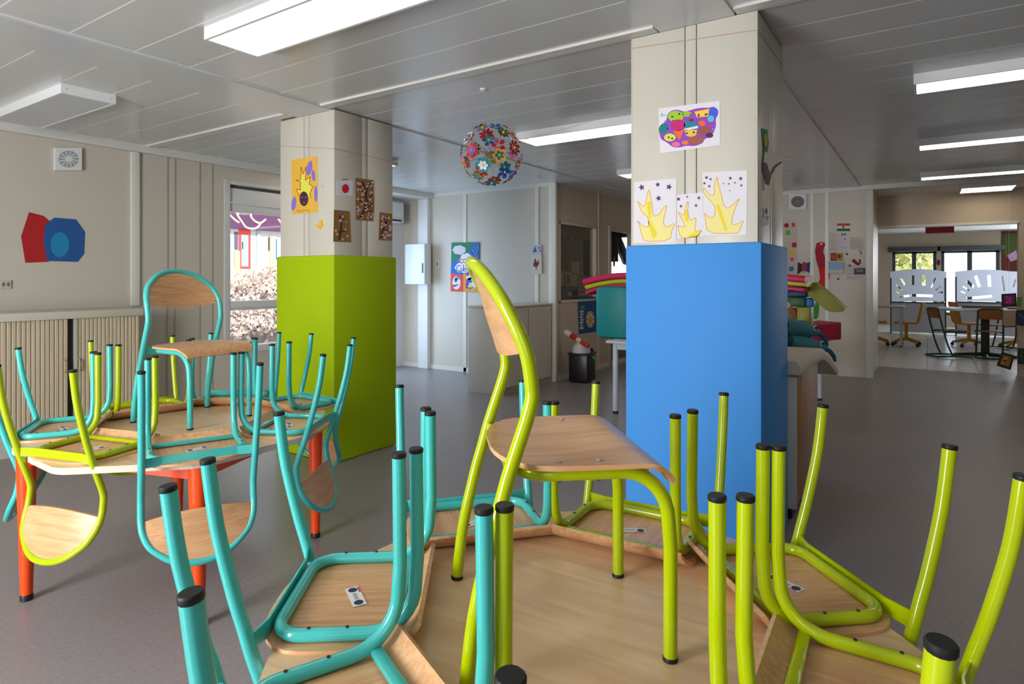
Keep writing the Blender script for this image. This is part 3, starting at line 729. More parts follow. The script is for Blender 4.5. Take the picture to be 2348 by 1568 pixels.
# --- back wall: poster, little cards
K = crop(1020, 540, 240/2348)
s = Sheet('calm_corner_poster', 'bright hand-painted poster with clouds and lettering on the back wall', 'poster', 'u', UB, K([(165, 158), (785, 150), (775, 1265), (148, 1250)]), mat(20, 120, 80, .6), off=.015)
s.art('blue_area', K([(560, 400), (640, 200), (660, 155), (783, 152), (778, 900), (145, 860), (160, 640), (300, 520)]), mat(24, 100, 190, .6), 1)
for k in range(6):
    s.many('wave', stroke(K([(600 + k*28, 330 - k*22), (650 + k*20, 400 - k*20), (690 + k*14, 450 - k*12), (740 + k*5, 540 - k*40)]), 1.6), mat(60, 170, 225, .6) if k % 2 else mat(16, 50, 130, .6), 2)
def cloudp(cx, cy, rx, ry, n=7): 
    out = []
    for k in range(n*5):
        a = 2*PI*k/(n*5); q = 1 + .13*abs(math.sin(n*a/2)); out.append((cx + rx*q*math.cos(a), cy + ry*q*math.sin(a)))
    return out
s.art('cloud', K(cloudp(340, 325, 135, 95)), mat(205, 206, 212, .6), 3)
s.art('cloud', K(cloudp(500, 560, 140, 150)), mat(226, 226, 240, .6), 3)
s.art('cloud', K(cloudp(430, 720, 170, 110)), mat(226, 226, 240, .6), 4)
for ch, x, y, c in (('c', 385, 555, (190, 30, 50)), ('o', 465, 550, (215, 110, 30)), ('i', 540, 545, (60, 140, 60)), ('n', 590, 545, (30, 120, 90))): s.text('letter', ch, K([(x, y)])[0][0], K([(x, y)])[0][1], 22, mat(*c, .6), 7)
for ch, x, y, c in (('C', 325, 745, (20, 110, 90)), ('a', 385, 765, (30, 130, 180)), ('l', 435, 735, (40, 60, 170)), ('m', 495, 760, (110, 40, 160)), ('e', 570, 765, (160, 40, 120))): s.text('letter', ch, K([(x, y)])[0][0], K([(x, y)])[0][1], 21, mat(*c, .6), 7)
s.art('red_square', K([(150, 850), (430, 880), (435, 1258), (148, 1248)]), mat(220, 66, 46, .6), 5)
s.art('orange_square', K([(430, 860), (770, 850), (772, 1263), (435, 1258)]), mat(235, 150, 20, .6), 5)
for nm, col, q, ly in (('white_oval', (226, 226, 236), ell(280, 1060, 90, 150), 6), ('white_oval', (226, 226, 236), ell(600, 1080, 120, 140), 6), ('white_oval', (216, 214, 236), ell(560, 950, 60, 70), 6), ('cyan_spot', (40, 170, 200), ell(300, 960, 45, 40), 7), ('blue_spot', (30, 60, 160), ell(265, 1000, 30, 50), 7), ('pink_spot', (225, 110, 180), ell(295, 1110, 32, 32), 7), ('green_spot', (20, 110, 90), ell(235, 1125, 34, 28), 7), ('blue_spot', (30, 90, 200), ell(560, 1030, 80, 34), 7), ('maroon_spot', (150, 20, 70), ell(520, 1090, 40, 34), 8), ('yellow_spot', (235, 215, 70), ell(605, 1110, 42, 42), 8), ('teal_spot', (20, 160, 140), ell(585, 1185, 48, 34), 8), ('purple_spot', (110, 60, 160), ell(515, 1150, 30, 40), 7), ('red_spot', (180, 20, 50), ell(530, 875, 30, 28), 8), ('pink_spot', (220, 110, 190), ell(645, 1170, 30, 30), 7)):
    s.art(nm, K(q), mat(*col, .6), ly)
s = Sheet('picture_card', 'small card with green trees pinned on the back wall', 'card', 'u', UB, K([(1965, 215), (2180, 212), (2180, 430), (1960, 425)]), mat(190, 188, 215, .7), off=.016)
s.art('green_tree', K([(1985, 380), (2045, 235), (2080, 370)]), mat(50, 110, 105, .7)); s.art('red_spot', K(ell(2130, 275, 18, 24)), mat(150, 70, 90, .7)); s.art('green_tree', K(ell(2150, 335, 16, 28)), mat(70, 110, 110, .7))
s = Sheet('fox_drawing', 'white sheet with a brown fox head pinned on the back wall', 'drawing', 'u', UB, K([(1955, 435), (2190, 430), (2195, 860), (1960, 870)]), mat(205, 200, 196, .7), .006, off=.016)
s.art('fox_head', K([(2000, 680), (2030, 540), (2055, 510), (2075, 590), (2105, 590), (2125, 510), (2135, 640), (2075, 725)]), mat(110, 46, 30, .7)); s.art('fox_nose', K(ell(2078, 745, 18, 14)), mat(60, 60, 60, .7))
# --- left wall
K = crop(0, 250, 660/1592)
s = Sheet('paper_cutout', 'red and blue cut-paper decoration on the left wall', 'decoration', 'v', VL, K([(160, 570), (240, 590), (300, 640), (300, 720), (270, 845), (140, 850), (116, 705)]), mat(176, 22, 24, .7))
s.art('blue_paper', K([(250, 640), (300, 600), (420, 610), (470, 680), (465, 800), (430, 845), (260, 840), (240, 740)]), mat(30, 84, 150, .7), 1); s.art('light_blue_paper', K(ell(330, 750, 52, 70)), mat(26, 130, 180, .7), 2)
def vent(label, face, c, x0, y0, x1, y1, dark):
    S = Sheet('wall_vent', label, 'vent', face, c, rect(x0, y0, x1, y1), M_white, .03)
    cx, cy, rx, ry = (x0+x1)/2, (y0+y1)/2, abs(x1-x0)*.38, abs(y1-y0)*.38
    S.art('vent_disc', ell(cx, cy, rx, ry, 24), dark, 1)
    for k in range(12 if face == 'v' else 0):
        a = 2*PI*k/12; S.many('vane', stroke([(cx + rx*.3*math.cos(a), cy + ry*.3*math.sin(a)), (cx + rx*.95*math.cos(a + .25), cy + ry*.95*math.sin(a + .25))], 2.2 if face == 'v' else .9), M_white, 3)
    S.art('vent_hub', ell(cx, cy, rx*.32, ry*.32, 16), M_white if face == 'v' else mat(130, 130, 128, .6), 5)
vent('square white extractor vent on the left wall', 'v', VL, 123, 340, 184, 391, mat(160, 163, 164, .5))
vent('square vent with grey round grille on the right wall', 'u', UR, 1810, 446, 1850, 480, mat(110, 110, 108, .6))
s = Sheet('wall_switch', 'small pale switch on the back wall', 'switch', 'u', UB, rect(1000, 598, 1008, 613), M_white, .012); s.art('rocker', rect(1002, 600, 1006, 611), mat(140, 130, 90, .6))
s = Sheet('wall_socket', 'pale double socket on the left wall above the cabinet', 'socket', 'v', VL, rect(0, 642, 24, 662), mat(190, 180, 168, .5), .012); s.many('socket_hole', [ell(7, 652, 4, 5, 10), ell(18, 652, 4, 5, 10)], mat(120, 112, 102, .5))

# ================================================================== LEFT WALL FURNITURE, WINDOW
CV = 5.50
t = thing('tambour_cabinet', 'low maple tambour-door cabinet with pale top along the left wall', 'cabinet', (1.0, CV, 0))
cu0, cu1 = 1.0, 2.59
bx('body', 0, cu1 - cu0, .03, VL - CV - .005, .0, .985, mat(150, 136, 114, .5), t)
bx('plinth', 0, cu1 - cu0, .01, .03, 0, .16, mat(190, 186, 176, .5), t)
bx('worktop', -.02, cu1 - cu0 + .02, -.02, VL - CV - .005, .985, 1.045, mat(206, 200, 184, .4), t, .006)
sl0, sl1 = on_v(157, 800, CV).x, on_v(171, 800, CV).x
for d0, d1 in ((on_v(4, 800, CV).x, sl0), (sl1 + .022, cu1 - .005)):
    d = bx('tambour_door', d0 - cu0, d1 - cu0, .012, .030, .16, .985, mat(176, 158, 130, .5), t)
    n = int(round((d1 - d0)/.029)); wdt = (d1 - d0)/n
    sb = new(); rbox(sb, .001, wdt - .004, 0, .010, .16, .985, .003, 1); sl = obj('slat', sb, M_tambour, d); sl.location = (d0 - cu0, .003, 0)
    for k in range(1, n):
        q = sl.copy(); COL.objects.link(q); q.parent = d; q.location = (d0 - cu0 + k*wdt, .003, 0)
bx('dark_slot', sl0 - cu0, sl1 - cu0, .028, .032, .16, .985, M_black, t)
bx('door_edge', sl1 - cu0, sl1 + .022 - cu0, -.004, .03, .16, .985, mat(176, 176, 166, .4), t, .003)
for uu in (sl0 - .03, sl1 + .028):
    bm = new(); z = on_v(160, 838, CV).z
    sweep(bm, [(uu - cu0, .0, z - .045), (uu - cu0, -.018, z - .04), (uu - cu0, -.022, z), (uu - cu0, -.018, z + .04), (uu - cu0, .0, z + .045)], .006, 8); obj('handle', bm, mat(190, 170, 130, .4), t, True)
# window
w1 = struct(bpy.data.objects.new('window_1', None), 'white framed window looking onto the dry hedge'); COL.objects.link(w1)
a0, a1, z0, z1 = WIN
M_pvc = mat(206, 206, 206, .4, name='white_pvc')
def fr(name, x0, x1, y0, y1, zz0, zz1, m=None, r=.004): return bx(name, x0, x1, y0, y1, zz0, zz1, m or M_pvc, w1, r)
fr('window_frame', a0 - .03, a0 + .035, VL - .012, VL + .1, z0 - .03, z1 + .03); fr('window_frame', a1 - .035, a1 + .03, VL - .012, VL + .1, z0 - .03, z1 + .03)
fr('window_frame', a0 + .035, a1 - .035, VL - .012, VL + .1, z0 - .03, z0 + .04)
fr('window_frame', a0 + .035, a1 - .035, VL - .012, VL + .1, z1 - .01, z1 + .03)
fr('shutter_box', a0 + .035, a1 - .035, VL + .01, VL + .1, 1.985, z1 - .045); fr('dark_slit', a0 + .035, a1 - .035, VL + .05, VL + .1, z1 - .045, z1 - .01, mat(90, 84, 66, .6), 0)  # slit above the shutter box is a dark-coloured strip
fr('shutter_slat', a0 + .035, a1 - .035, VL - .004, VL + .012, 2.06, 2.085)
fr('transom', a0 + .035, a1 - .035, VL - .006, VL + .09, .965, 1.06)
fr('transom_ledge', a0 + .035, a1 - .035, VL - .016, VL - .004, .99, 1.005)
bx('pane', a0 + .03, a1 - .03, VL + .05, VL + .056, 1.06, 1.985, M_glass, w1); bx('pane', a0 + .03, a1 - .03, VL + .05, VL + .056, .59, .965, M_glass, w1)
# glazed door of the recess (hidden by the green pillar from most places)
d1 = struct(bpy.data.objects.new('door_1', None), 'glazed white door of the recess'); COL.objects.link(d1)
for x0, x1, zz0, zz1 in ((5.15, 5.23, .02, 2.2), (6.17, 6.25, .02, 2.2), (5.23, 6.17, .02, .12), (5.23, 6.17, 2.1, 2.2), (5.66, 5.74, .12, 2.1)): bx('door_frame', x0, x1, VREC + .02, VREC + .09, zz0, zz1, M_pvc, d1, .004)
bx('pane', 5.22, 6.18, VREC + .05, VREC + .056, .1, 2.12, M_glass, d1)
for k, (v0, v1) in enumerate(((1.1, 3.7), (-2.9, -.3))):
    w2 = struct(bpy.data.objects.new('window_%d' % (k+2), None), 'wide white framed window in the rear wall'); COL.objects.link(w2)
    for y0, y1, zz0, zz1 in ((v0, v0 + .05, .7, 2.2), (v1 - .05, v1, .7, 2.2), (v0, v1, .7, .75), (v0, v1, 2.15, 2.2), ((v0+v1)/2 - .03, (v0+v1)/2 + .03, .7, 2.2)): bx('window_frame', U0 - .09, U0 - .02, y0, y1, zz0, zz1, M_pvc, w2, .004)
    bx('pane', U0 - .06, U0 - .054, v0 + .03, v1 - .03, .73, 2.17, M_glass, w2)

# ================================================================== RECESS AND BACK WALL FURNITURE
U1 = UB - .215
p0 = on_u(928, 560, U1); p1 = on_u(974, 652, U1)
t = thing('electrical_box', 'white metal electrical cabinet on the back wall', 'electrical box', (U1, p1.y, p1.z))
bx('box', .02, .13, 0, p0.y - p1.y, 0, p0.z - p1.z, M_white, t, .004)
dd = bx('box_door', 0, .019, .004, p0.y - p1.y - .004, .004, p0.z - p1.z - .004, mat(218, 222, 228, .35), t, .003)
bx('latch', -.012, 0, .03, .05, .16, .30, mat(120, 124, 130, .4), dd, .003)
bm = new(); cb0 = on_u(958, 700, UB - .08).y; cb1 = on_u(980, 700, UB - .08).y
rbox(bm, UB - .08, UB - .002, cb1, cb0, 0, 2.428, .006)
tag(obj('cable_duct', bm, M_white, smooth=True), 'white cable duct running down the back wall behind the electrical cabinet', 'duct')
t = thing('air_conditioner', 'white wall air conditioner in the recess beside the green pillar', 'air conditioner', (5.72, 6.22, 2.08))
bx('case', 0, .80, 0, .228, 0, .30, M_white, t, .03); bx('air_slot', .06, .74, -.002, .03, .02, .045, M_dark, t); bx('seam', .0, .80, -.001, .02, .07, .074, mat(150, 150, 150), t)
t = thing('low_cabinet', 'low white two-door cabinet standing against the back wall', 'cabinet', (5.60, 3.89, 0))
cw, cd = UB - 5.60 - .03, .465
bx('body', 0, cw, .02, cd, 0, .965, mat(210, 207, 200, .42), t, .004); bx('top', -.008, cw, -.004, cd, .965, .985, mat(214, 210, 202, .4), t, .003)
bx('plinth', .02, cw - .02, .006, .02, .0, .06, mat(170, 150, 130, .5), t)
for x0, x1 in ((.02, .02 + (cw - .05)*.5), (.04 + (cw - .05)*.5, cw - .03)):
    d = bx('sliding_door', x0, x1, .004, .018, .07, .95, mat(206, 196, 182, .45), t, .002)
    n = 14; wdt = (x1 - x0)/n; sb = new(); box(sb, .0015, wdt - .0015, 0, .003, .075, .945); sl = obj('slat', sb, mat(208, 198, 184, .45), d); sl.location = (x0, .001, 0)
    for k in range(1, n): q = sl.copy(); COL.objects.link(q); q.parent = d; q.location = (x0 + k*wdt, .001, 0)
for x in (.02 + (cw - .05)*.5, cw - .03): bx('dark_gap', x, x + .02, .010, .02, .07, .95, M_dark, t)
# interior window of the partition and the room behind it
w4 = struct(bpy.data.objects.new('window_4', None), 'interior window of the beige partition'); COL.objects.link(w4)
for x0, x1, zz0, zz1 in ((GW[0], GW[0] + .03, GW[2], GW[3]), (GW[1] - .03, GW[1], GW[2], GW[3]), (GW[0], GW[1], GW[2], GW[2] + .03), (GW[0], GW[1], GW[3] - .03, GW[3])): bx('window_frame', x0, x1, VG - .01, VG + .08, zz0, zz1, mat(206, 196, 180, .5), w4, .003)
bx('pane', GW[0] + .02, GW[1] - .02, VG + .04, VG + .046, GW[2] + .02, GW[3] - .02, clear('interior_glass', (.78, .78, .76, 1), .08), w4)
K = crop(1270, 490, 170/1333); VI = 9.3
for k, (lab, q, col) in enumerate([('grey sheet with a list pinned inside the room behind the partition', rect(60, 560, 290, 1010), (150, 140, 130)), ('white drawing pinned highest inside the room behind the partition', rect(315, 860, 455, 1070), (220, 205, 185)), ('white sheet beside the dark curtain behind the interior window', rect(545, 860, 665, 1020), (200, 195, 180)), ('dark-edged white sheet behind the interior window', rect(90, 1030, 190, 1320), (200, 200, 195)), ('white sheet with coloured figure behind the interior window', rect(205, 1050, 320, 1300), (215, 205, 195)), ('plain white sheet behind the interior window', rect(325, 1090, 420, 1300), (210, 208, 205)), ('large pinkish calendar behind the interior window', rect(450, 1060, 690, 1470), (215, 190, 185)), ('small blue notice behind the interior window', rect(150, 1340, 240, 1480), (120, 150, 200)), ('small white notice behind the interior window', rect(250, 1400, 325, 1475), (215, 215, 210)), ('dark photo behind the interior window', rect(330, 1370, 435, 1470), (60, 60, 58))]):
    S = Sheet('pinned_sheet', lab, 'paper', 'u', VI, K(q), mat(*col, .7))
    x0, y0 = K(q)[0]; x1, y1 = K(q)[2]
    if k == 0: S.many('writing_lines', [p for i in range(9) for p in stroke([(x0 + 2, y0 + 4 + i*6), (x1 - 3, y0 + 4 + i*6)], 1.2)], mat(90, 80, 74, .7))
    if k == 3: S.many('dark_border', stroke([(x0, y0), (x0, y1), (x1, y1), (x1, y0)], 1.4), mat(50, 60, 80, .7))
    if k == 4: S.art('figure', ell((x0+x1)/2, (y0+y1)/2 + 4, 4, 8), mat(190, 110, 60, .7)); S.art('figure_head', ell((x0+x1)/2 - 1, (y0+y1)/2 - 6, 4, 4), mat(70, 110, 150, .7), 2)
    if k == 6: S.many('grid', [rect(x0 + 3 + i*7, y0 + 5 + j*9, x0 + 8 + i*7, y0 + 11 + j*9) for i in range(4) for j in range(5)], mat(170, 110, 120, .7))
for k, (px, py, c) in enumerate([(1283, 538, (190, 60, 80)), (1287, 549, (50, 130, 70)), (1302, 546, (60, 140, 80)), (1319, 547, (190, 60, 80))]):
    Sheet('paper_dot', ['pink paper dot above a green one behind the interior window', 'green paper dot under a pink one behind the interior window', 'green paper dot hanging alone behind the interior window', 'pink paper dot above the dark curtain behind the interior window'][k], 'decoration', 'u', VI, ell(px, py, 4, 5, 10), mat(*c, .7), group='paper dots behind the interior window')
S = Sheet('curtain', 'dark grey curtain behind the interior window', 'curtain', 'u', VI, K(rect(545, 480, 715, 1110)), mat(70, 66, 60, .8), .03)
for k in range(5): S.many('fold_shade', [K(rect(550 + k*33, 482, 565 + k*33, 1105))], mat(50, 48, 44, .8), 2)  # flat darker strips paint the shade in the curtain's folds
S = Sheet('activity_poster', 'blue poster with vertical lettering and round dial under the interior window', 'poster', 'v', VG, [(1324, 680), (1400, 680), (1400, 756), (1327, 766)], mat(20, 84, 140, .6))
S.many('vertical_lettering', [rect(1329 + (k % 2)*1.5, 712 + k*6.3, 1338 - (k % 3), 716.5 + k*6.3) for k in range(7)], mat(214, 206, 190, .7), 1)
S.art('green_lettering', rect(1330, 700, 1340, 710), mat(80, 150, 70, .7), 1); S.art('dial', ell(1353, 732, 9.5, 19, 20), mat(220, 208, 200, .7), 1)
S.art('dial_centre', ell(1353, 734, 5, 9, 12), mat(220, 170, 50, .7), 2); S.art('black_mark', rect(1351, 700, 1354, 707), M_black, 1)
S.many('dial_mark', [ell(1353 + 7.5*math.cos(a), 732 + 15*math.sin(a), 1.5, 2.5, 8) for a in [k*PI/4 for k in range(8)]], mat(200, 80, 90, .7), 2)
# black bag and disc hanging in the door opening
u_d = 8.75
K = crop(1270, 490, 170/1333)
bm = new(); q0 = on_u(1400, 560, u_d + .6); 
t = thing('hanging_strap', 'black straps hanging in the partition door opening', 'strap', on_v(1415, 540, VG + .25))
o0 = Vector(t.location)
def pv(px, py, v): return on_v(px, py, v) - o0
for nm, pts, rr_ in (('strap', [(1403, 528), (1404, 600)], .10), ('strap', [(1408, 530), (1420, 560), (1437, 600)], .075), ('strap', [(1400, 528), (1440, 536)], .05)):
    bm = new(); sweep(bm, [pv(x, y, VG + .25) for x, y in pts], rr_, 8); obj(nm, bm, M_black, t, True)
bm = new(); lathe(bm, [(.07, -.01), (.085, -.006), (.085, .006), (.07, .01)], 20)
dk = obj('medal', bm, mat(120, 104, 40, .5), None, True); dk.location = on_v(1408, 599, VG + .12); dk.rotation_euler = (PI/2, 0, .5); tag(dk, 'round olive disc hanging in the partition door opening', 'ornament')
w5 = struct(bpy.data.objects.new('window_5', None), 'bright window in the end wall of the room behind the partition'); COL.objects.link(w5)
bx('pane', 9.35, 9.356, VG + .10, on_u(1396, 600, 9.3).y, on_u(1400, 690, 9.3).z, on_u(1400, 545, 9.3).z, M_glass, w5)
# black bin with white bundle beside the partition
bp = on_z(1335, 874, 0)
t = thing('waste_bin', 'black square bin with a green strap against the beige partition', 'bin', (bp.x, bp.y, 0), .1)
bm = new(); rbox(bm, -.15, .15, -.13, .13, 0, .36, .03); obj('body', bm, mat(26, 20, 22, .35), t, True); bx('rim', -.158, .158, -.138, .138, .345, .365, M_black, t, .008)
bx('side_bag', .15, .21, -.08, .06, .12, .40, M_black, t, .02); bm = new(); sweep(bm, [(.02, -.137, .31), (.09, -.139, .27), (.12, -.137, .22)], .012, 8); obj('strap', bm, mat(90, 200, 90, .5), t, True)
bm = new(); bmesh.ops.create_icosphere(bm, subdivisions=3, radius=1)
for v in bm.verts: v.co = Vector((v.co.x*.135, v.co.y*.11, max(v.co.z, 0)*.155*(1 + .05*math.sin(7*v.co.x))))
o = tag(obj('white_bundle', bm, mat(205, 205, 205, .7), None, True), 'white rounded bundle on top of the black bin', 'bundle'); o.location = (bp.x - .02, bp.y, .366)
t = thing('rolled_cloth', 'white and red rolled cloth lying across the white bundle', 'cloth', (bp.x, bp.y, .5))
d0 = on_u(1296, 760, bp.x - .1) - Vector(t.location); dl = on_u(1350, 794, bp.x - .1) - Vector(t.location)
for nm, f0, f1, rr_, c in (('white_end', 0, .25, .04, (206, 200, 190)), ('red_stripe', .25, .5, .033, (180, 20, 24)), ('white_stripe', .5, .68, .032, (214, 190, 160)), ('red_stripe', .68, 1, .03, (190, 40, 36))):
    bm = new(); sweep(bm, [d0.lerp(dl, f0 + (f1-f0)*k/4) for k in range(5)], [rr_*(.85 if k in (0, 4) else 1) for k in range(5)], 10); obj(nm, bm, mat(*c, .7), t, True)
#PART3
# ================================================================== RIGHT WALL
K = crop(1780, 480, 240/896)
s = Sheet('handprint_banner', 'pale banner of coloured handprints on the right wall', 'banner', 'u', UR, K([(52, 115), (182, 120), (172, 575), (95, 580)]), mat(214, 196, 180, .75))
for x, y, rx, ry, c in ((88, 138, 22, 20, (150, 10, 60)), (147, 132, 16, 20, (235, 40, 50)), (102, 200, 26, 26, (110, 190, 90)), (155, 305, 24, 24, (190, 20, 45)), (138, 372, 34, 20, (225, 200, 40)), (135, 428, 18, 18, (235, 80, 140)), (130, 510, 24, 24, (30, 130, 190))):
    q = []
    for k in range(20):
        a = 2*PI*k/20; e = 1.25 if (k % 4 == 0 and 8 <= k <= 19) else .9; q.append((x + rx*e*math.cos(a), y + ry*e*math.sin(a)))
    s.art('handprint', K(q), mat(*c, .7), 1)
s = Sheet('butterfly_picture', 'small black and red butterfly picture on the right wall', 'picture', 'u', UR, K(wob(ell(238, 500, 56, 62, 14), 6, 4)), mat(210, 205, 200, .7))
s.art('red_body', K(ell(240, 495, 22, 48)), mat(190, 30, 50, .7), 2); s.art('left_wing', K([(185, 450), (225, 470), (220, 530), (180, 560)]), mat(40, 36, 50, .7), 1); s.art('right_wing', K([(255, 460), (290, 450), (285, 545), (258, 530)]), mat(46, 60, 120, .7), 1); s.art('yellow_spot', K(ell(238, 540, 16, 12)), mat(225, 180, 40, .7), 3); s.art('blue_band', K(rect(222, 490, 258, 504)), mat(50, 90, 180, .7), 3)
s = Sheet('paper_snake', 'long wavy red and green paper snake on the right wall', 'decoration', 'u', UR, K([(345, 290), (385, 278), (430, 290), (408, 330), (402, 370), (425, 430), (450, 500), (458, 570), (440, 640), (400, 712), (370, 800), (362, 900), (350, 940), (300, 935), (305, 850), (330, 760), (350, 660), (375, 590), (362, 500), (340, 430), (332, 350)]), mat(176, 20, 40, .7), .003)
s.art('bright_red_part', K([(362, 505), (440, 500), (458, 570), (440, 640), (400, 712), (345, 670), (375, 590)]), mat(225, 22, 20, .7), 1); s.art('green_tail', K([(330, 760), (385, 760), (370, 800), (362, 900), (350, 940), (300, 935), (305, 850)]), mat(60, 150, 40, .7), 1); s.art('eye', K(ell(385, 296, 10, 9)), mat(230, 220, 200, .7), 2)
for y in (380, 430, 480): s.many('scale_line', stroke(K([(345, y), (425, y + 8)]), .8), mat(130, 20, 40, .7), 2)
s = Sheet('flag_drawing', 'small orange white and green paper flag on the right wall', 'flag', 'u', UR, K([(520, 120), (632, 120), (632, 186), (520, 186)]), M_paper)
s.art('orange_stripe', K(rect(520, 120, 632, 141)), mat(200, 70, 20, .7)); s.art('green_stripe', K(rect(520, 164, 632, 186)), mat(30, 120, 30, .7)); s.art('wheel', K(ell(575, 152, 8, 9)), mat(40, 40, 70, .7))
def note(label, q, col=(216, 208, 210), lines=0, seed=0):
    S = Sheet('pinned_sheet', label, 'paper', 'u', UR, K(q), mat(*col, .75))
    xs = [p[0] for p in q]; ys_ = [p[1] for p in q]
    for k in range(lines):
        y = min(ys_) + (max(ys_) - min(ys_))*(k + .8)/(lines + .6); S.many('writing_line', stroke(K([(min(xs) + 8, y), (max(xs) - 10 - (k*13) % 25, y)]), .7), mat(150, 140, 140, .75))
    return S
note('white list with grey writing pinned on the right wall', rect(448, 200, 525, 360), (208, 198, 190), 6)
S = note('white sheet with two black dots pinned on the right wall', rect(530, 192, 605, 362), (214, 206, 212), 3)
for x, y, r_ in ((566, 214, 9), (588, 213, 9), (587, 254, 6)): S.art('black_dot', K(ell(x, y, r_, r_*.8)), M_dark, 2)
S = note('pale sheet with a faint drawing pinned on the right wall', [(630, 240), (720, 236), (752, 300), (735, 350), (630, 345)], (198, 188, 180), 2)
S = note('small red and orange double card on the right wall', rect(465, 372, 573, 441), (150, 50, 50)); S.art('orange_half', K(rect(515, 372, 573, 441)), mat(205, 140, 30, .7)); S.art('dark_spot', K(ell(540, 402, 16, 18)), mat(70, 70, 90, .7), 2); S.many('print_line', [K(rect(473, 384 + k*16, 507, 391 + k*16)) for k in range(3)], mat(190, 120, 110, .7), 2)
s = Sheet('wall_screen', 'small bluish glossy control screen on the right wall', 'screen', 'u', UR, K(rect(448, 448, 578, 545)), mat(190, 180, 170, .4), .05)
s.art('display', K(rect(450, 450, 572, 518)), mat(120, 160, 200, .4, 0, .4), 1)
S = note('sheet under a red cut-out and dark photo on the right wall', [(600, 470), (745, 465), (740, 580), (700, 610), (600, 600)], (206, 198, 204), 4)
s = Sheet('red_cutout', 'red and brown curled paper cut-out on the right wall', 'decoration', 'u', UR, K([(642, 440), (665, 422), (695, 450), (712, 460), (705, 430), (722, 425), (724, 460), (705, 482), (680, 472)]), mat(130, 16, 16, .7), .004)
s = Sheet('photo_print', 'dark photo print pinned low on the right wall', 'photo', 'u', UR, K([(668, 505), (760, 500), (765, 556), (664, 558)]), mat(44, 30, 36, .5), .003); s.art('pale_row', K(rect(685, 515, 745, 535)), mat(150, 120, 120, .6)); s.art('red_row', K(rect(685, 538, 750, 550)), mat(110, 60, 70, .6))
s = Sheet('teal_feather', 'small teal feather on the right wall', 'decoration', 'u', UR, K(ell(722, 370, 10, 22, 10, -.5)), mat(110, 160, 165, .7))
for k, (x, y) in enumerate(((605, 383), (630, 481), (530, 596))): Sheet('pin_magnet', ['dark round magnet beside the orange card', 'dark round magnet beside the red cut-out', 'dark round magnet under the bluish screen'][k], 'magnet', 'u', UR, K(ell(x, y, 9, 9, 12)), M_dark, .012)

# ================================================================== TABLE OF SOFT PLAY FOAM BEHIND THE BLUE PILLAR
TU0, TU1, TV0, TV1, TZ = 5.46, 7.35, .90, 2.54, .70
t = thing('play_table', 'white-legged table carrying foam shapes behind the blue pillar', 'table', (TU0, TV0, 0))
bx('tabletop', -.02, TU1 - TU0 + .02, -.12, TV1 - TV0 + .02, TZ - .025, TZ, mat(200, 200, 205, .4), t, .004)
M_wleg = mat(196, 204, 216, .35, name='white_steel')
for x, y in ((.05, .05), (TU1 - TU0 - .05, .05), (.05, TV1 - TV0 - .05), (TU1 - TU0 - .05, TV1 - TV0 - .05)):
    bm = new(); lathe(bm, [(.026, .02), (.026, TZ - .025)], 14, (x, y)); lg = obj('leg', bm, M_wleg, t, True)
    bm = new(); lathe(bm, [(.024, 0), (.028, .002), (.028, .022)], 14, (x, y)); obj('foot_cap', bm, M_black, lg, True)
bx('apron', .05, TU1 - TU0 - .05, .035, .06, TZ - .085, TZ - .026, M_wleg, t); bx('apron', .05, TU1 - TU0 - .05, TV1 - TV0 - .06, TV1 - TV0 - .035, TZ - .085, TZ - .026, M_wleg, t); bx('apron', .035, .06, .05, TV1 - TV0 - .05, TZ - .085, TZ - .026, M_wleg, t)
vA = on_u(1363, 700, 5.62).y
t = thing('foam_armchair', 'teal foam armchair standing on the white-legged table', 'foam seat', (5.62, vA - .62, TZ))
M_foam = mat(0, 128, 132, .5, name='teal_foam')
bx('side', 0, .5, .27, .62, .0, .52, M_foam, t, .05); bx('side', 0, .5, 0, .16, .0, .52, M_foam, t, .05); bx('seat', .03, .5, .15, .29, 0, .12, M_foam, t, .03); bx('backrest', .36, .5, .15, .29, .1, .52, M_foam, t, .03)
def mat_slab(name, label, c, pts, u0, u1, th, rng=True):
    """soft slab: (v, z) top line swept from u0 to u1"""
    P = smooth_path([(0, v, z) for v, z in pts], 5); bm = new(); o0 = Vector((u0, P[0].y, P[0].z))
    rows = []
    for i, p in enumerate(P):
        tt = (P[min(i+1, len(P)-1)] - P[max(i-1, 0)]).normalized(); n = Vector((0, -tt.z, tt.y)); n = n if n.z > 0 else -n
        q = p - n*th; e = .012
        rows.append([bm.verts.new(Vector(c_) - Vector((0, o0.y, o0.z))) for c_ in ((e, p.y, p.z), (u1-u0-e, p.y, p.z), (u1-u0, (p.y*.7+q.y*.3), p.z*.7+q.z*.3), (u1-u0, p.y*.3+q.y*.7, p.z*.3+q.z*.7), (u1-u0-e, q.y, q.z), (e, q.y, q.z), (0, p.y*.3+q.y*.7, p.z*.3+q.z*.7), (0, p.y*.7+q.y*.3, p.z*.7+q.z*.3))])
    for a, b_ in zip(rows, rows[1:]):
        for k in range(8): bm.faces.new((a[k], a[(k+1) % 8], b_[(k+1) % 8], b_[k]))
    bm.faces.new(rows[0]); bm.faces.new(rows[-1][::-1])
    o = tag(obj(name, bm, c, None, True), label, 'foam mat'); o.location = o0; return o
M_pink = mat(196, 24, 86, .5, name='pink_foam'); M_flime = mat(176, 184, 24, .5, name='lime_foam'); M_olive = mat(150, 146, 28, .5, name='olive_foam')
UM = 5.72
def vz(px, py): p = on_u(px, py, UM); return (p.y, p.z)
mat_slab('foam_mat', 'pink foam mat on top of the stack above the teal foam armchair', M_pink, [vz(1334, 641), vz(1380, 630), vz(1436, 625), vz(1600, 624), vz(1750, 626), vz(1846, 634)], UM, UM + .45, .055)
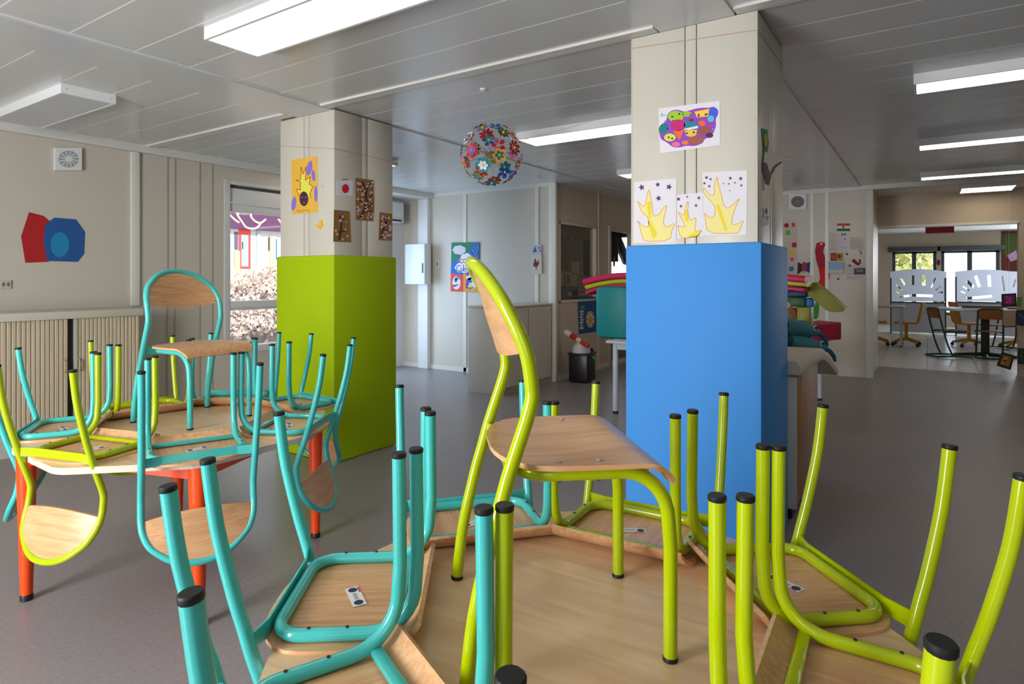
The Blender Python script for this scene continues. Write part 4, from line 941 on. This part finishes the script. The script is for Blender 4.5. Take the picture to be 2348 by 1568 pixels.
mat_slab('foam_mat', 'lime foam mat between two pink foam mats', M_flime, [vz(1338, 654), vz(1380, 644), vz(1436, 639), vz(1600, 638), vz(1750, 640), vz(1850, 646)], UM + .02, UM + .45, .045)
mat_slab('foam_mat', 'pink foam mat lowest in the stack, resting on the teal foam armchair', M_pink, [vz(1341, 669), vz(1362, 660), vz(1400, 652), vz(1470, 649), vz(1600, 649), vz(1750, 652), vz(1843, 660)], UM + .0, UM + .42, .035)
# sloping olive foam beam at the end of the stack
p = [on_u(x, y, 6.05) for x, y in ((1845, 644), (1868, 648), (1936, 706), (1936, 714), (1912, 716), (1896, 713), (1840, 666))]
o0 = p[0]; bm = new(); A = [bm.verts.new(q - o0) for q in p]; B_ = [bm.verts.new(q - o0 + Vector((.28, 0, 0))) for q in p]
bm.faces.new(A); bm.faces.new(B_[::-1])
for i in range(len(p)): bm.faces.new((A[i], A[(i+1) % len(p)], B_[(i+1) % len(p)], B_[i]))
bmesh.ops.recalc_face_normals(bm, faces=list(bm.faces)); bmesh.ops.bevel(bm, geom=list(bm.edges), offset=.008, segments=2, affect='EDGES')
o = tag(obj('foam_beam', bm, M_olive, None, True), 'olive foam beam sloping down from the stack of mats', 'foam beam'); o.location = o0
def block(name, label, c, px0, px1, py0, py1, u, du, r=.012):
    a = on_u(px0, py1, u); b_ = on_u(px1, py0, u)
    bm = new(); rbox(bm, 0, du, 0, a.y - b_.y, 0, b_.z - a.z, r)
    o = tag(obj(name, bm, c, None, True), label, 'foam block'); o.location = (u, b_.y, a.z); return o
zt_ = lambda u: Y0 + F*(H - TZ)/(C_*u + S_*1.2)
block('foam_block', 'yellow foam block standing on the white-legged table', M_olive, 1826, 1858, 704, 757, 6.25, .2)
block('foam_block', 'red foam block beside the yellow foam block', mat(176, 20, 60, .5), 1802, 1825, 708, 758, 6.22, .2)
block('foam_block', 'green foam block lying on the red and yellow foam blocks', mat(10, 84, 30, .5), 1800, 1846, 681, 703, 6.20, .3)
block('foam_block', 'blue foam block under the olive foam beam', mat(30, 110, 180, .5), 1847, 1864, 684, 704, 6.22, .2)
block('foam_block', 'navy foam block between the pink mat and green foam block', mat(30, 50, 110, .5), 1800, 1848, 667, 680, 6.0, .45)
# pink foam wedge
bm = new(); rbox(bm, -.17, .17, -.14, .14, 0, .17, .012)
for v in bm.verts:
    if v.co.z > .1 and v.co.x < 0: v.co.z -= .03
o = tag(obj('foam_wedge', bm, mat(170, 30, 70, .5), None, True), 'dark pink foam wedge at the table end', 'foam block'); o.location = (6.72, .90, TZ + .001); o.rotation_euler = (0, 0, math.radians(-38))
# wooden cabinet right behind the pillar, padded mat and plush fish on it
cx0, cx1 = 3.60, 4.42
t = thing('wooden_cabinet', 'narrow light wooden cabinet standing right behind the blue pillar', 'cabinet', (cx0, .585, 0))
M_cabw = wood('cabinet_oak', (150, 104, 66), (176, 128, 84), .45, (30, 30, 3), .6)
bx('body', .03, cx1 - cx0, 0, .60, .06, .77, M_cabw, t, .003); bx('edge_panel', 0, .03, -.004, .60, .06, .77, mat(190, 188, 184, .4), t, .002); bx('plinth', .02, cx1 - cx0 - .02, .02, .58, 0, .06, M_black, t); bx('top', -.005, cx1 - cx0 + .01, -.008, .61, .77, .792, M_cabw, t, .003)
M_pad = mat(198, 186, 170, .7, name='cream_padding')
prf = [(3.52, .866), (3.9, .866), (4.2, .862), (4.45, .845), (4.75, .775), (5.05, .695), (5.2, .645)]
P = smooth_path([(x, 0, z) for x, z in prf], 5); bm = new(); rows = []
for i, q in enumerate(P):
    tt = (P[min(i+1, len(P)-1)] - P[max(i-1, 0)]).normalized(); n = Vector((-tt.z, 0, tt.x)); th = .072; b_ = q - n*th
    rows.append([bm.verts.new(Vector(c_) - Vector((3.52, .55, .79))) for c_ in ((q.x, .565, q.z), (q.x, 1.15, q.z), (b_.x, 1.16, b_.z), (b_.x, .55, b_.z), ((q.x+b_.x)/2, .545, (q.z+b_.z)/2))])
for a, b_ in zip(rows, rows[1:]):
    for k in range(5): bm.faces.new((a[k], a[(k+1) % 5], b_[(k+1) % 5], b_[k]))
bm.faces.new(rows[0]); bm.faces.new(rows[-1][::-1])
o = tag(obj('padded_mat', bm, M_pad, None, True), 'cream padded mat drooping over the end of the wooden cabinet', 'mat'); o.location = (3.52, .55, .79)
def plush(label, c, length, rad, yaw, pitch, spots):
    t = thing('plush_fish', label, 'plush toy', M=Matrix.Translation(c) @ Matrix.Rotation(yaw, 4, 'Z') @ Matrix.Rotation(pitch, 4, 'Y'))
    bm = new(); bmesh.ops.create_uvsphere(bm, u_segments=20, v_segments=12, radius=1)
    for v in bm.verts:
        x = v.co.z; v.co = Vector((x*length, v.co.x*rad*1.5*(1 - .25*x), v.co.y*rad*(1 - .2*x)))
    obj('body', bm, mat(60, 128, 146, .85), t, True)
    bm = new(); sweep(bm, [(length*.8, -.02, -.005), (length*.95, -.035, -.02), (length*1.05, -.045, -.05), (length*1.1, -.05, -.085)], [.014, .016, .015, .008], 8); obj('flipper', bm, mat(24, 92, 110, .85), t, True)
    bm = new(); bmesh.ops.create_uvsphere(bm, u_segments=14, v_segments=8, radius=1)
    for v in bm.verts: v.co = Vector((-length*.55 + v.co.x*.09, v.co.y*rad*1.45, v.co.z*rad*.98))
    obj('dark_head', bm, mat(14, 70, 66, .85), t, True)
    bm = new(); bmesh.ops.create_icosphere(bm, subdivisions=2, radius=.012)
    e = obj('eye', bm, M_black, t, True); e.location = (length*.48, -rad*1.18, .022)
    bm = new(); bmesh.ops.create_icosphere(bm, subdivisions=2, radius=.02)
    for v in bm.verts: v.co.y *= .3
    e = obj('eye_patch', bm, mat(206, 206, 200, .8), t, True); e.location = (length*.48, -rad*1.14, .022)
    return t
plush('teal plush fish lying on the cream padded mat', (4.56, .72, .858), .30, .060, -.5, .16, 0)
plush('teal plush fish stacked on top of another plush fish', (4.52, .75, .965), .29, .060, -.46, .16, 0)
bm = new(); sweep(bm, [on_v(1818, 741, .95), on_v(1845, 744, .95), on_v(1866, 752, .95), on_v(1874, 762, .95)], [.03, .035, .035, .02], 10); o = tag(obj('blue_cloth', bm, mat(20, 90, 160, .8), None, True), 'rolled blue cloth on the upper plush fish', 'cloth')
bm = new(); sweep(bm, [on_v(1803, 700, .95), on_v(1812, 722, .95), on_v(1822, 742, .95)], [.03, .045, .02], 10); tag(obj('plush_limb', bm, mat(190, 150, 110, .85), None, True), 'tan plush limb beside the blue cloth', 'plush toy')

# ================================================================== CANTEEN BEYOND THE OPENING
UW = 20.0
va0, va1 = on_u(2147, 600, UW).y, on_u(2046, 600, UW).y
vb0, vb1 = on_u(2292, 600, UW).y, on_u(2158, 600, UW).y
zw = on_u(2100, 577, UW).z
wfar = hole_wall('wall_far', 'beige far wall of the canteen with two windows', 'u', UW, -8.5, 3.2, 0, 2.6, [(vb0, vb1, .3, zw), (va0, va1, .3, zw)], .15, M_beige)
struct(bx('floor_canteen_rear', UF, UW, -8.5, 3.2, -.05, 0, M_tile)); struct(bx('ceiling_canteen_rear', UF, UW, -8.5, 3.2, 2.5, 2.6, mat(205, 205, 205, .6)))
struct(bx('wall_canteen_left', 10.78, UW, 2.6, 2.75, 0, 2.6, M_beige)); struct(bx('wall_canteen_right', UF, UW, -8.6, -8.5, 0, 2.6, M_beige)); struct(bx('wall_canteen_corner', UF - .05, UF + .05, -8.5, -5.2, 0, 2.6, M_beige))
for k, (y0, y1) in enumerate(((va0, va1), (vb0, vb1))):
    wn = struct(bpy.data.objects.new('window_%d' % (6 + k), None), 'bright canteen window with dark frame'); COL.objects.link(wn)
    M_fr = mat(70, 74, 78, .5)
    for p0_, p1_, q0_, q1_ in ((y0, y0 + .07, .3, zw), (y1 - .07, y1, .3, zw), ((y0+y1)/2 - .05, (y0+y1)/2 + .05, .3, zw), (y0, y1, .3, .38), (y0, y1, zw - .05, zw)): bx('window_frame', UW + .02, UW + .1, p0_, p1_, q0_, q1_, M_fr, wn)
    bx('roller_box', UW - .12, UW, y0 - .1, y1 + .1, zw, zw + .13, mat(86, 88, 92, .5), wn, .02)
    bx('pane', UW + .05, UW + .056, y0, y1, .33, zw, M_glass, wn)
# frosted screens with sun-ray cut-outs
M_frost = bpy.data.materials.new('frosted_film'); M_frost.use_nodes = True
nt_ = M_frost.node_tree; nt_.nodes.clear()
_o = nt_.nodes.new('ShaderNodeOutputMaterial'); _d = nt_.nodes.new('ShaderNodeBsdfDiffuse'); _t = nt_.nodes.new('ShaderNodeBsdfTranslucent'); _m = nt_.nodes.new('ShaderNodeMixShader')
_d.inputs[0].default_value = rgb(206, 210, 226); _t.inputs[0].default_value = rgb(206, 212, 232); _m.inputs[0].default_value = .55
nt_.links.new(_d.outputs[0], _m.inputs[1]); nt_.links.new(_t.outputs[0], _m.inputs[2]); nt_.links.new(_m.outputs[0], _o.inputs[0])
US = UF
def screen(label, px0, px1, hump, rays, arcs):
    a = on_u(px0, 700, US).y; b_ = on_u(px1, 700, US).y
    t = thing('frosted_screen', label, 'screen', (US, b_, 0))
    def L(px, py): p = on_u(px, py, US); return (p.y - b_, p.z)
    top = [L(px0 + (px1-px0)*k/14, hump(k/14)) for k in range(15)]
    outer = [L(px0, 691)] + top + [L(px1, 691)]
    bm = new(); 
    def loop(pts):
        vs_ = [bm.verts.new((0, y, z)) for y, z in pts]; return [bm.edges.new((vs_[i], vs_[(i+1) % len(vs_)])) for i in range(len(vs_))]
    ed = loop(outer)
    for q in rays: ed += loop([L(x, y) for x, y in q])
    bmesh.ops.triangle_fill(bm, use_beauty=True, edges=ed)
    obj('film_panel', bm, M_frost, t)
    w_ = a - b_; z69 = L(px0, 691)[1]
    bx('rail', -.02, .02, 0, w_, z69 - .03, z69, mat(90, 92, 100, .5), t)
    bx('lower_panel', -.012, .012, .02, w_ - .02, .04, z69 - .03, mat(206, 210, 224, .5), t)
    for y in (.0, w_ - .03): bx('post', -.015, .015, y, y + .03, 0, z69 + .55, mat(100, 104, 112, .5), t)
    return t
def ray(x0, y0, x1, y1, w_=6): 
    d = math.hypot(x1-x0, y1-y0); nx, ny = -(y1-y0)/d*w_/2, (x1-x0)/d*w_/2
    return [(x0+nx, y0+ny), (x1+nx, y1+ny), (x1-nx, y1-ny), (x0-nx, y0-ny)]
K7 = lambda x, y: (1980 + x*.2935, 420 + y*.2935)
def rk(x0, y0, x1, y1, w_=6): return ray(*K7(x0, y0), *K7(x1, y1), w_)
screen('frosted screen with sun-ray cut-outs between two clear strips', 2041, 2170, lambda s: 623 - 6*math.sin(PI*min(1, s*1.0)), [rk(255, 795, 300, 832, 3), rk(290, 738, 322, 795, 5), rk(385, 720, 385, 795, 7), rk(475, 715, 470, 800, 8), rk(562, 740, 530, 815, 3), rk(605, 805, 565, 835, 3), rk(245, 845, 280, 855, 4), rk(585, 853, 620, 853, 4), rk(280, 888, 362, 878, 5), rk(372, 875, 540, 880, 6)], 0)
screen('frosted screen with sun-ray cut-outs behind the hanging black cards', 2190, 2352, lambda s: 623 - 5*math.sin(PI*min(1, s*1.2)), [rk(775, 805, 825, 838, 3), rk(760, 845, 795, 858, 3), rk(810, 765, 860, 812, 7), rk(875, 722, 905, 812, 7), rk(980, 718, 985, 808, 8), rk(1085, 722, 1100, 845, 4), rk(1190, 750, 1170, 812, 4), rk(805, 900, 1005, 882, 6)], 0)
# red board and pale strip under the canteen ceiling
o = tag(bx('red_board', 0, .03, 0, on_u(2122, 520, 12.6).y - on_u(2188, 520, 12.6).y, 0, .16, mat(150, 20, 44, .6), r=.004), 'dark red board hanging under the canteen ceiling', 'board'); q = on_u(2188, 533, 12.6); o.location = q
bm = new(); 
for yy in (.05, .5): sweep(bm, [(0.015, yy, .16), (.015, yy, 2.5 - q.z)], .003, 4)
obj('thread', bm, M_dark, o)
Sheet('canteen_painting', 'large green and red painting on the canteen far wall', 'painting', 'u', UW, rect(2296, 530, 2334, 622), mat(96, 30, 22, .7), .02).art('green_foliage', [(2297, 536), (2333, 534), (2332, 575), (2312, 592), (2298, 580)], mat(70, 84, 24, .7))
Sheet('pink_note', 'pale pink note stuck on the canteen painting', 'paper', 'u', UW - .03, [(2309, 586), (2330, 573), (2334, 594), (2318, 600)], mat(190, 150, 190, .7))
Sheet('red_ornament', 'dark red round ornament between the canteen windows', 'ornament', 'u', UW, ell(2142 + 10, 602, 4, 7, 12), mat(110, 20, 40, .6), .03)
# ceiling cassette and wooden side wall of the canteen
tag(bx('ceiling_cassette', 14.2, 15.2, -1.9, -.9, 2.44, 2.498, mat(190, 192, 196, .5), r=.01), 'white ceiling air cassette in the canteen', 'air conditioner')
# tables
def ctable(label, u0, u1, v0, v1, z, m, legs, lm, col=None):
    t = thing('canteen_table', label, 'table', (u0, v0, 0))
    bx('tabletop', 0, u1-u0, 0, v1-v0, z - .03, z, m, t, .006)
    for x, y in legs:
        bm = new(); lathe(bm, [(.022, .02), (.022, z - .03)], 12, (x, y)); lg = obj('leg', bm, lm, t, True); bm = new(); lathe(bm, [(.026, 0), (.026, .02)], 12, (x, y)); obj('foot_cap', bm, M_black, lg)
    return t
q = on_z(2066, 795, 0)
ctable('white canteen table with white legs beside the yellow chair', q.x - .05, q.x + .65, q.y - .05, q.y + 1.15, .76, mat(196, 190, 176, .35), [(.05, .05), (.65, .05), (.05, 1.1), (.65, 1.1)], M_wleg)
q = on_z(2259, 818, 0)
t = thing('canteen_table', 'glossy pale canteen table on a dark central column', 'table', (q.x, q.y, 0))
bx('tabletop', -.35, .75, -.95, .62, .755, .785, mat(180, 206, 210, .15, 0, .7), t, .006)
bm = new(); rbox(bm, -.055, .055, -.055, .055, .04, .755, .01); obj('column', bm, mat(36, 32, 34, .5), t, True)
for dx, dy in ((.42, 0), (-.42, 0), (0, .42), (0, -.42)): bm = new(); sweep(bm, [(0, 0, .045), (dx, dy, .02)], [.035, .02], 8); obj('foot', bm, mat(36, 32, 34, .5), t, True)
o = tag(bx('tray', 0, .3, 0, .42, 0, .025, mat(190, 160, 130, .5), r=.006), 'small tan tray on the glossy canteen table', 'tray'); o.location = (q.x + .25, q.y - .75, .786)
# canteen chairs
def tall_chair(label, p, ang):
    t = thing('canteen_chair', label, 'chair', (p.x, p.y, 0), ang, 'green-framed canteen chairs')
    m = mat(16, 74, 66, .4, name='dark_green_enamel')
    for s in (-1, 1):
        bm = new(); sweep(bm, smooth_path([(s*.17, .30, .02), (s*.17, .0, .03), (s*.17, -.22, .02)], 4), .014, 8); obj('runner', bm, m, t, True)
        bm = new(); sweep(bm, smooth_path([(s*.17, .02, .03), (s*.17, -.06, .22), (s*.165, -.13, .48), (s*.16, -.20, .78)], 5), .014, 8); obj('upright', bm, m, t, True)
        bm = new(); sweep(bm, [(s*.165, -.10, .42), (s*.165, .22, .42)], .013, 8); obj('seat_rail', bm, m, t, True)
    bm = new(); sweep(bm, [(-.16, -.20, .78), (-.1, -.2, .80), (.1, -.2, .80), (.16, -.20, .78)], .014, 8); obj('top_rail', bm, m, t, True)
    bx('seat', -.18, .18, -.08, .26, .433, .446, M_cabw, t, .004)
    bm = new(); rbox(bm, -.155, .155, -.012, .0, .0, .15, .005); o = obj('backrest', bm, mat(150, 92, 48, .5), t, True); o.location = (0, -.165, .64); o.rotation_euler = (.22, 0, 0)
    bm = new(); sweep(bm, [(-.17, -.22, .02), (.17, -.22, .02)], .014, 8); obj('cross_tube', bm, m, t, True)
    return t
def fw(px): return math.atan2(*wxy((px - CX)/F, 1)[::-1]) - PI/2
def rg_(px): return fw(px) - PI/2
tall_chair('green-framed canteen chair seen from its side, facing the column table', on_z(2168, 818, 0), rg_(2168) + .5)
tall_chair('green-framed canteen chair with its back to the classroom', on_z(2268, 822, 0), fw(2268) + .1)
tall_chair('green-framed canteen chair tucked under the far side of the column table', on_z(2300, 800, 0), fw(2300) + 2.6)
def yellow_chair(label, p, ang):
    t = thing('swivel_chair', label, 'chair', (p.x, p.y, 0), ang, 'yellow canteen swivel chairs')
    m = mat(206, 142, 14, .45, name='yellow_plastic')
    for k in range(4):
        a = PI/4 + k*PI/2; bm = new(); sweep(bm, [(0, 0, .14), (.28*math.cos(a), .28*math.sin(a), .07)], [.035, .02], 8); f = obj('base_arm', bm, m, t, True)
        bm = new(); bmesh.ops.create_icosphere(bm, subdivisions=2, radius=.032); c = obj('castor', bm, M_black, f, True); c.location = (.28*math.cos(a), .28*math.sin(a), .033)
    bm = new(); lathe(bm, [(.04, .12), (.03, .16), (.03, .42)], 12); obj('column', bm, m, t, True)
    bm = new(); rbox(bm, -.19, .19, -.19, .19, .42, .455, .015); obj('seat', bm, m, t, True)
    bm = new(); rbox(bm, -.18, .18, -.02, .02, 0, .40, .02); o = obj('backrest', bm, m, t, True); o.location = (0, -.20, .45); o.rotation_euler = (.18, 0, 0)
    return t
yellow_chair('yellow swivel chair beside the white canteen table', on_z(2078, 792, 0), rg_(2078) + PI - .1)
yellow_chair('yellow swivel chair behind the green-framed chair seen from its side', on_z(2222, 795, 0), rg_(2222) + .4)
yellow_chair('yellow swivel chair behind the column table beside the opening', on_z(2332, 800, 0), rg_(2330) + PI + .3)
yellow_chair('yellow swivel chair mostly hidden by the right wall corner post', on_z(2008, 789, 0), rg_(2010))
tag(bx('wooden_board', 0, .5, 0, .55, 0, .03, mat(120, 84, 60, .4)), 'brown wooden board lying on the column table', 'board').location = (on_z(2215, 826, 0).x + 1.1, on_z(2215, 826, 0).y - .55, .79)
# cards hanging beside the opening
def card(label, q, frame, colr, seed):
    S = Sheet('hanging_card', label, 'card', 'u', uO - .12, q, mat(*frame, .5), .012)
    cx = sum(p[0] for p in q)/4; cy = sum(p[1] for p in q)/4
    if colr:
        S.art('picture', [(cx + (x-cx)*.68, cy + (y-cy)*.68) for x, y in q], mat(*colr, .6)); r_ = random.Random(seed)
        for k in range(5): S.art('picture_spot', ell(cx + r_.uniform(-6, 6), cy + r_.uniform(-7, 7), 3, 3, 8), mat(*(min(255, c + 50) for c in colr), .6), 2)
    top = min(q, key=lambda p: p[1]); a = S.loc([(cx, top[1] + 2)])[0]
    zt2 = S.raw(cx, top[1])[1]
    bm = new(); sweep(bm, [(a[0], a[1], .006), (a[0], a[1] + 2.51 - zt2, .006)], .0006, 4); obj('thread', bm, M_paper, S.ob)
card('hanging black card with a purple picture', [(2296, 674), (2330, 672), (2331, 702), (2297, 702)], (16, 14, 16), (150, 30, 110), 1)
card('hanging black card with a dark blue picture', [(2329, 711), (2360, 710), (2360, 747), (2328, 746)], (24, 18, 18), (24, 50, 90), 2)
card('tilted hanging black card with a yellow picture', [(2297, 806), (2326, 815), (2317, 848), (2285, 838)], (20, 16, 14), (160, 110, 20), 3)
card('hanging black card with a green picture', [(2334, 798), (2362, 799), (2362, 836), (2333, 834)], (16, 20, 16), (24, 64, 30), 4)
card('plain beige hanging card', [(2300, 712), (2328, 711), (2328, 747), (2300, 745)], (176, 150, 128), None, 5)
card('small green hanging card', [(2331, 681), (2343, 681), (2342, 702), (2332, 702)], (90, 150, 40), None, 6)

# ================================================================== OUTDOORS
M_grass = mat(186, 170, 146, .9, name='dry_ground')
bm = new(); nx_, ny_ = 60, 50; gr = []
rg = random.Random(11)
for j in range(ny_+1):
    row = []
    for i in range(nx_+1):
        x = -2 + 40*i/nx_; y = 6.75 + 30*j/ny_
        z = -.1 + 1.3*max(0, min(1, (y - 8.5)/6)) + .55*max(0, min(1, (y - 15)/15)) + rg.uniform(-.03, .03)
        row.append(bm.verts.new((x, y, z)))
    gr.append(row)
for j in range(ny_):
    for i in range(nx_): bm.faces.new((gr[j][i], gr[j][i+1], gr[j+1][i+1], gr[j+1][i]))
struct(obj('ground_outside', bm, M_grass, None, True), 'pale sunlit ground rising outside the window')
# dry hedge: leafless twigs and dead leaves nobody could count
def hedge(name, label, cx, cy, cz, rx, ry, rz, n, cols, seed):
    r = random.Random(seed); t = thing(name, label, 'hedge', (cx, cy, cz))
    for ci, c in enumerate(cols):
        bm = new()
        for k in range(n):
            a = r.uniform(0, 2*PI); e = r.uniform(-.1, 1); rad = r.uniform(.75, 1.05)
            d = Vector((math.cos(a)*math.sqrt(max(0, 1-e*e)), math.sin(a)*math.sqrt(max(0, 1-e*e)), e))
            p = Vector((d.x*rx*rad, d.y*ry*rad, d.z*rz*rad)); s_ = r.uniform(.03, .075)
            q = Vector((r.uniform(-1, 1), r.uniform(-1, 1), r.uniform(-1, 1))).normalized(); w_ = q.cross(d).normalized()*s_*.5
            bm.faces.new([bm.verts.new(p), bm.verts.new(p + q*s_ + w_), bm.verts.new(p + q*s_*1.8), bm.verts.new(p + q*s_ - w_)])
        o = obj('dry_leaves', bm, mat(*c, .9), t); o['kind'] = 'stuff'
    bm = new(); bmesh.ops.create_icosphere(bm, subdivisions=3, radius=.86)
    for v in bm.verts: v.co = Vector((v.co.x*rx, v.co.y*ry, max(-.2, v.co.z)*rz))
    obj('mass', bm, mat(176, 156, 142, .95), t, True)
hedge('dry_hedge', 'dense dry brown hedge right outside the window', 6.9, 10.2, .0, 2.3, 1.3, 1.12, 2600, [(224, 208, 196), (190, 168, 156), (130, 112, 116)], 1)
hedge('dry_hedge', 'second dry hedge further along outside the window', 10.8, 13.2, .9, 2.8, 1.3, .75, 1800, [(210, 190, 170), (150, 124, 112)], 2)
# building across the yard
VBD = 31.0
t = thing('school_building', 'white prefabricated building with purple fascia seen through the window', 'building', (8, VBD, 1.2))
def bz(px, py): p = on_v(px, py, VBD); return (p.x - 8, p.z - 1.2)
bx('wall', 0, 34, 0, 4, .3, 3.2, mat(206, 208, 216, .6), t); bx('fascia', 0, 34, -.4, 4, bz(580, 527)[1], 6.2, mat(84, 42, 80, .6), t)
x0, z0_ = bz(547, 616); x1, z1_ = bz(574, 527)
d = bx('door', x0, x1, -.03, 0, z0_, z1_, mat(226, 70, 66, .5), t); bx('door_leaf', x0 + (x1-x0)*.2, x0 + (x1-x0)*.78, -.05, -.03, z0_ + (z1_-z0_)*.06, z0_ + (z1_-z0_)*.86, mat(150, 186, 206, .4), d); bx('door_handle', x0 + (x1-x0)*.25, x0 + (x1-x0)*.33, -.07, -.05, z0_ + (z1_-z0_)*.5, z0_ + (z1_-z0_)*.68, M_dark, d)
x0, _ = bz(537, 570); x1, _ = bz(545, 570); bx('shutter', x0, x1, -.04, 0, bz(540, 572)[1], bz(540, 532)[1], mat(90, 84, 110, .6), t)
x0, _ = bz(627, 570); x1, _ = bz(634, 570); bx('shutter', x0, x1, -.05, 0, bz(630, 595)[1], bz(630, 548)[1], mat(40, 110, 210, .6), t); bx('shutter', x0 - .35, x0, -.04, 0, bz(630, 575)[1], bz(630, 545)[1], mat(60, 56, 66, .6), t)
x0, _ = bz(617, 570); bx('post', x0, x0 + .35, -.12, 0, .3, bz(617, 541)[1], mat(216, 186, 150, .6), t); x0, _ = bz(536, 570); bx('post', x0, x0 + .3, -.12, 0, .3, bz(536, 575)[1], mat(200, 176, 140, .6), t)
x0, _ = bz(588, 570); x1, _ = bz(594, 570); bx('downpipe', x0, x1, -.1, 0, .3, 3.2, mat(176, 184, 200, .5), t)
# bare pale branches
t = thing('bare_branches', 'bare pale branches hanging outside the window', 'branch', on_v(560, 470, 12.5))
o0 = Vector(t.location)
for pts in ([(526, 492), (540, 505), (548, 510)], [(545, 494), (556, 510), (566, 522), (585, 524), (597, 514)], [(576, 498), (586, 508), (598, 511), (609, 503)], [(638, 502), (645, 512)]):
    ww = [on_v(x, y, 12.5) - o0 for x, y in pts]; bm = new(); sweep(bm, smooth_path(ww, 4), .022, 6); obj('branch', bm, mat(226, 214, 186, .8), t, True)
bm = new(); sweep(bm, [on_v(545, 300, 12.5) - o0, on_v(545, 494, 12.5) - o0], .03, 6); sweep(bm, [on_v(545, 300, 12.5) - o0, on_v(576, 498, 12.5) - o0], .025, 6); sweep(bm, [on_v(545, 300, 12.5) - o0, on_v(526, 492, 12.5) - o0], .02, 6)
tr = on_v(430, 700, 12.5); sweep(bm, [Vector((tr.x, 12.5, .8)) - o0, Vector((tr.x, 12.5, 3.4)) - o0, on_v(545, 300, 12.5) - o0], [.12, .09, .04], 8); obj('stem', bm, mat(200, 186, 160, .8), t, True)
# greenery outside the canteen windows
def bush(label, c, r_, n, cols, seed):
    rr_ = random.Random(seed); t = thing('garden_bush', label, 'bush', c)
    for cc in cols:
        bm = new()
        for k in range(n):
            d = Vector((rr_.gauss(0, 1), rr_.gauss(0, 1), rr_.gauss(0, 1))).normalized()*r_*rr_.uniform(.5, 1.05); s_ = rr_.uniform(.12, .25)
            q = Vector((rr_.uniform(-1, 1), rr_.uniform(-1, 1), rr_.uniform(-1, 1))).normalized(); w_ = q.cross(Vector((.3, .5, .8))).normalized()*s_*.5
            bm.faces.new([bm.verts.new(d), bm.verts.new(d + q*s_ + w_), bm.verts.new(d + q*s_*1.8), bm.verts.new(d + q*s_ - w_)])
        o = obj('leaves', bm, mat(*cc, .8), t); o['kind'] = 'stuff'
    bm = new(); sweep(bm, [(0, 0, -c[2]), (0, 0, 0)], [.12, .06], 8); obj('stem', bm, mat(90, 70, 50, .9), t, True)
g = on_u(2095, 600, 27.0); bush('yellow-green bush outside the canteen window', (27.0, g.y + .4, 1.8), 1.1, 420, [(196, 200, 120), (220, 214, 160)], 5)
struct(bx('ground_canteen_side', UW + .16, 60, -30, 20, -.2, -.1, mat(200, 204, 196, .9)))
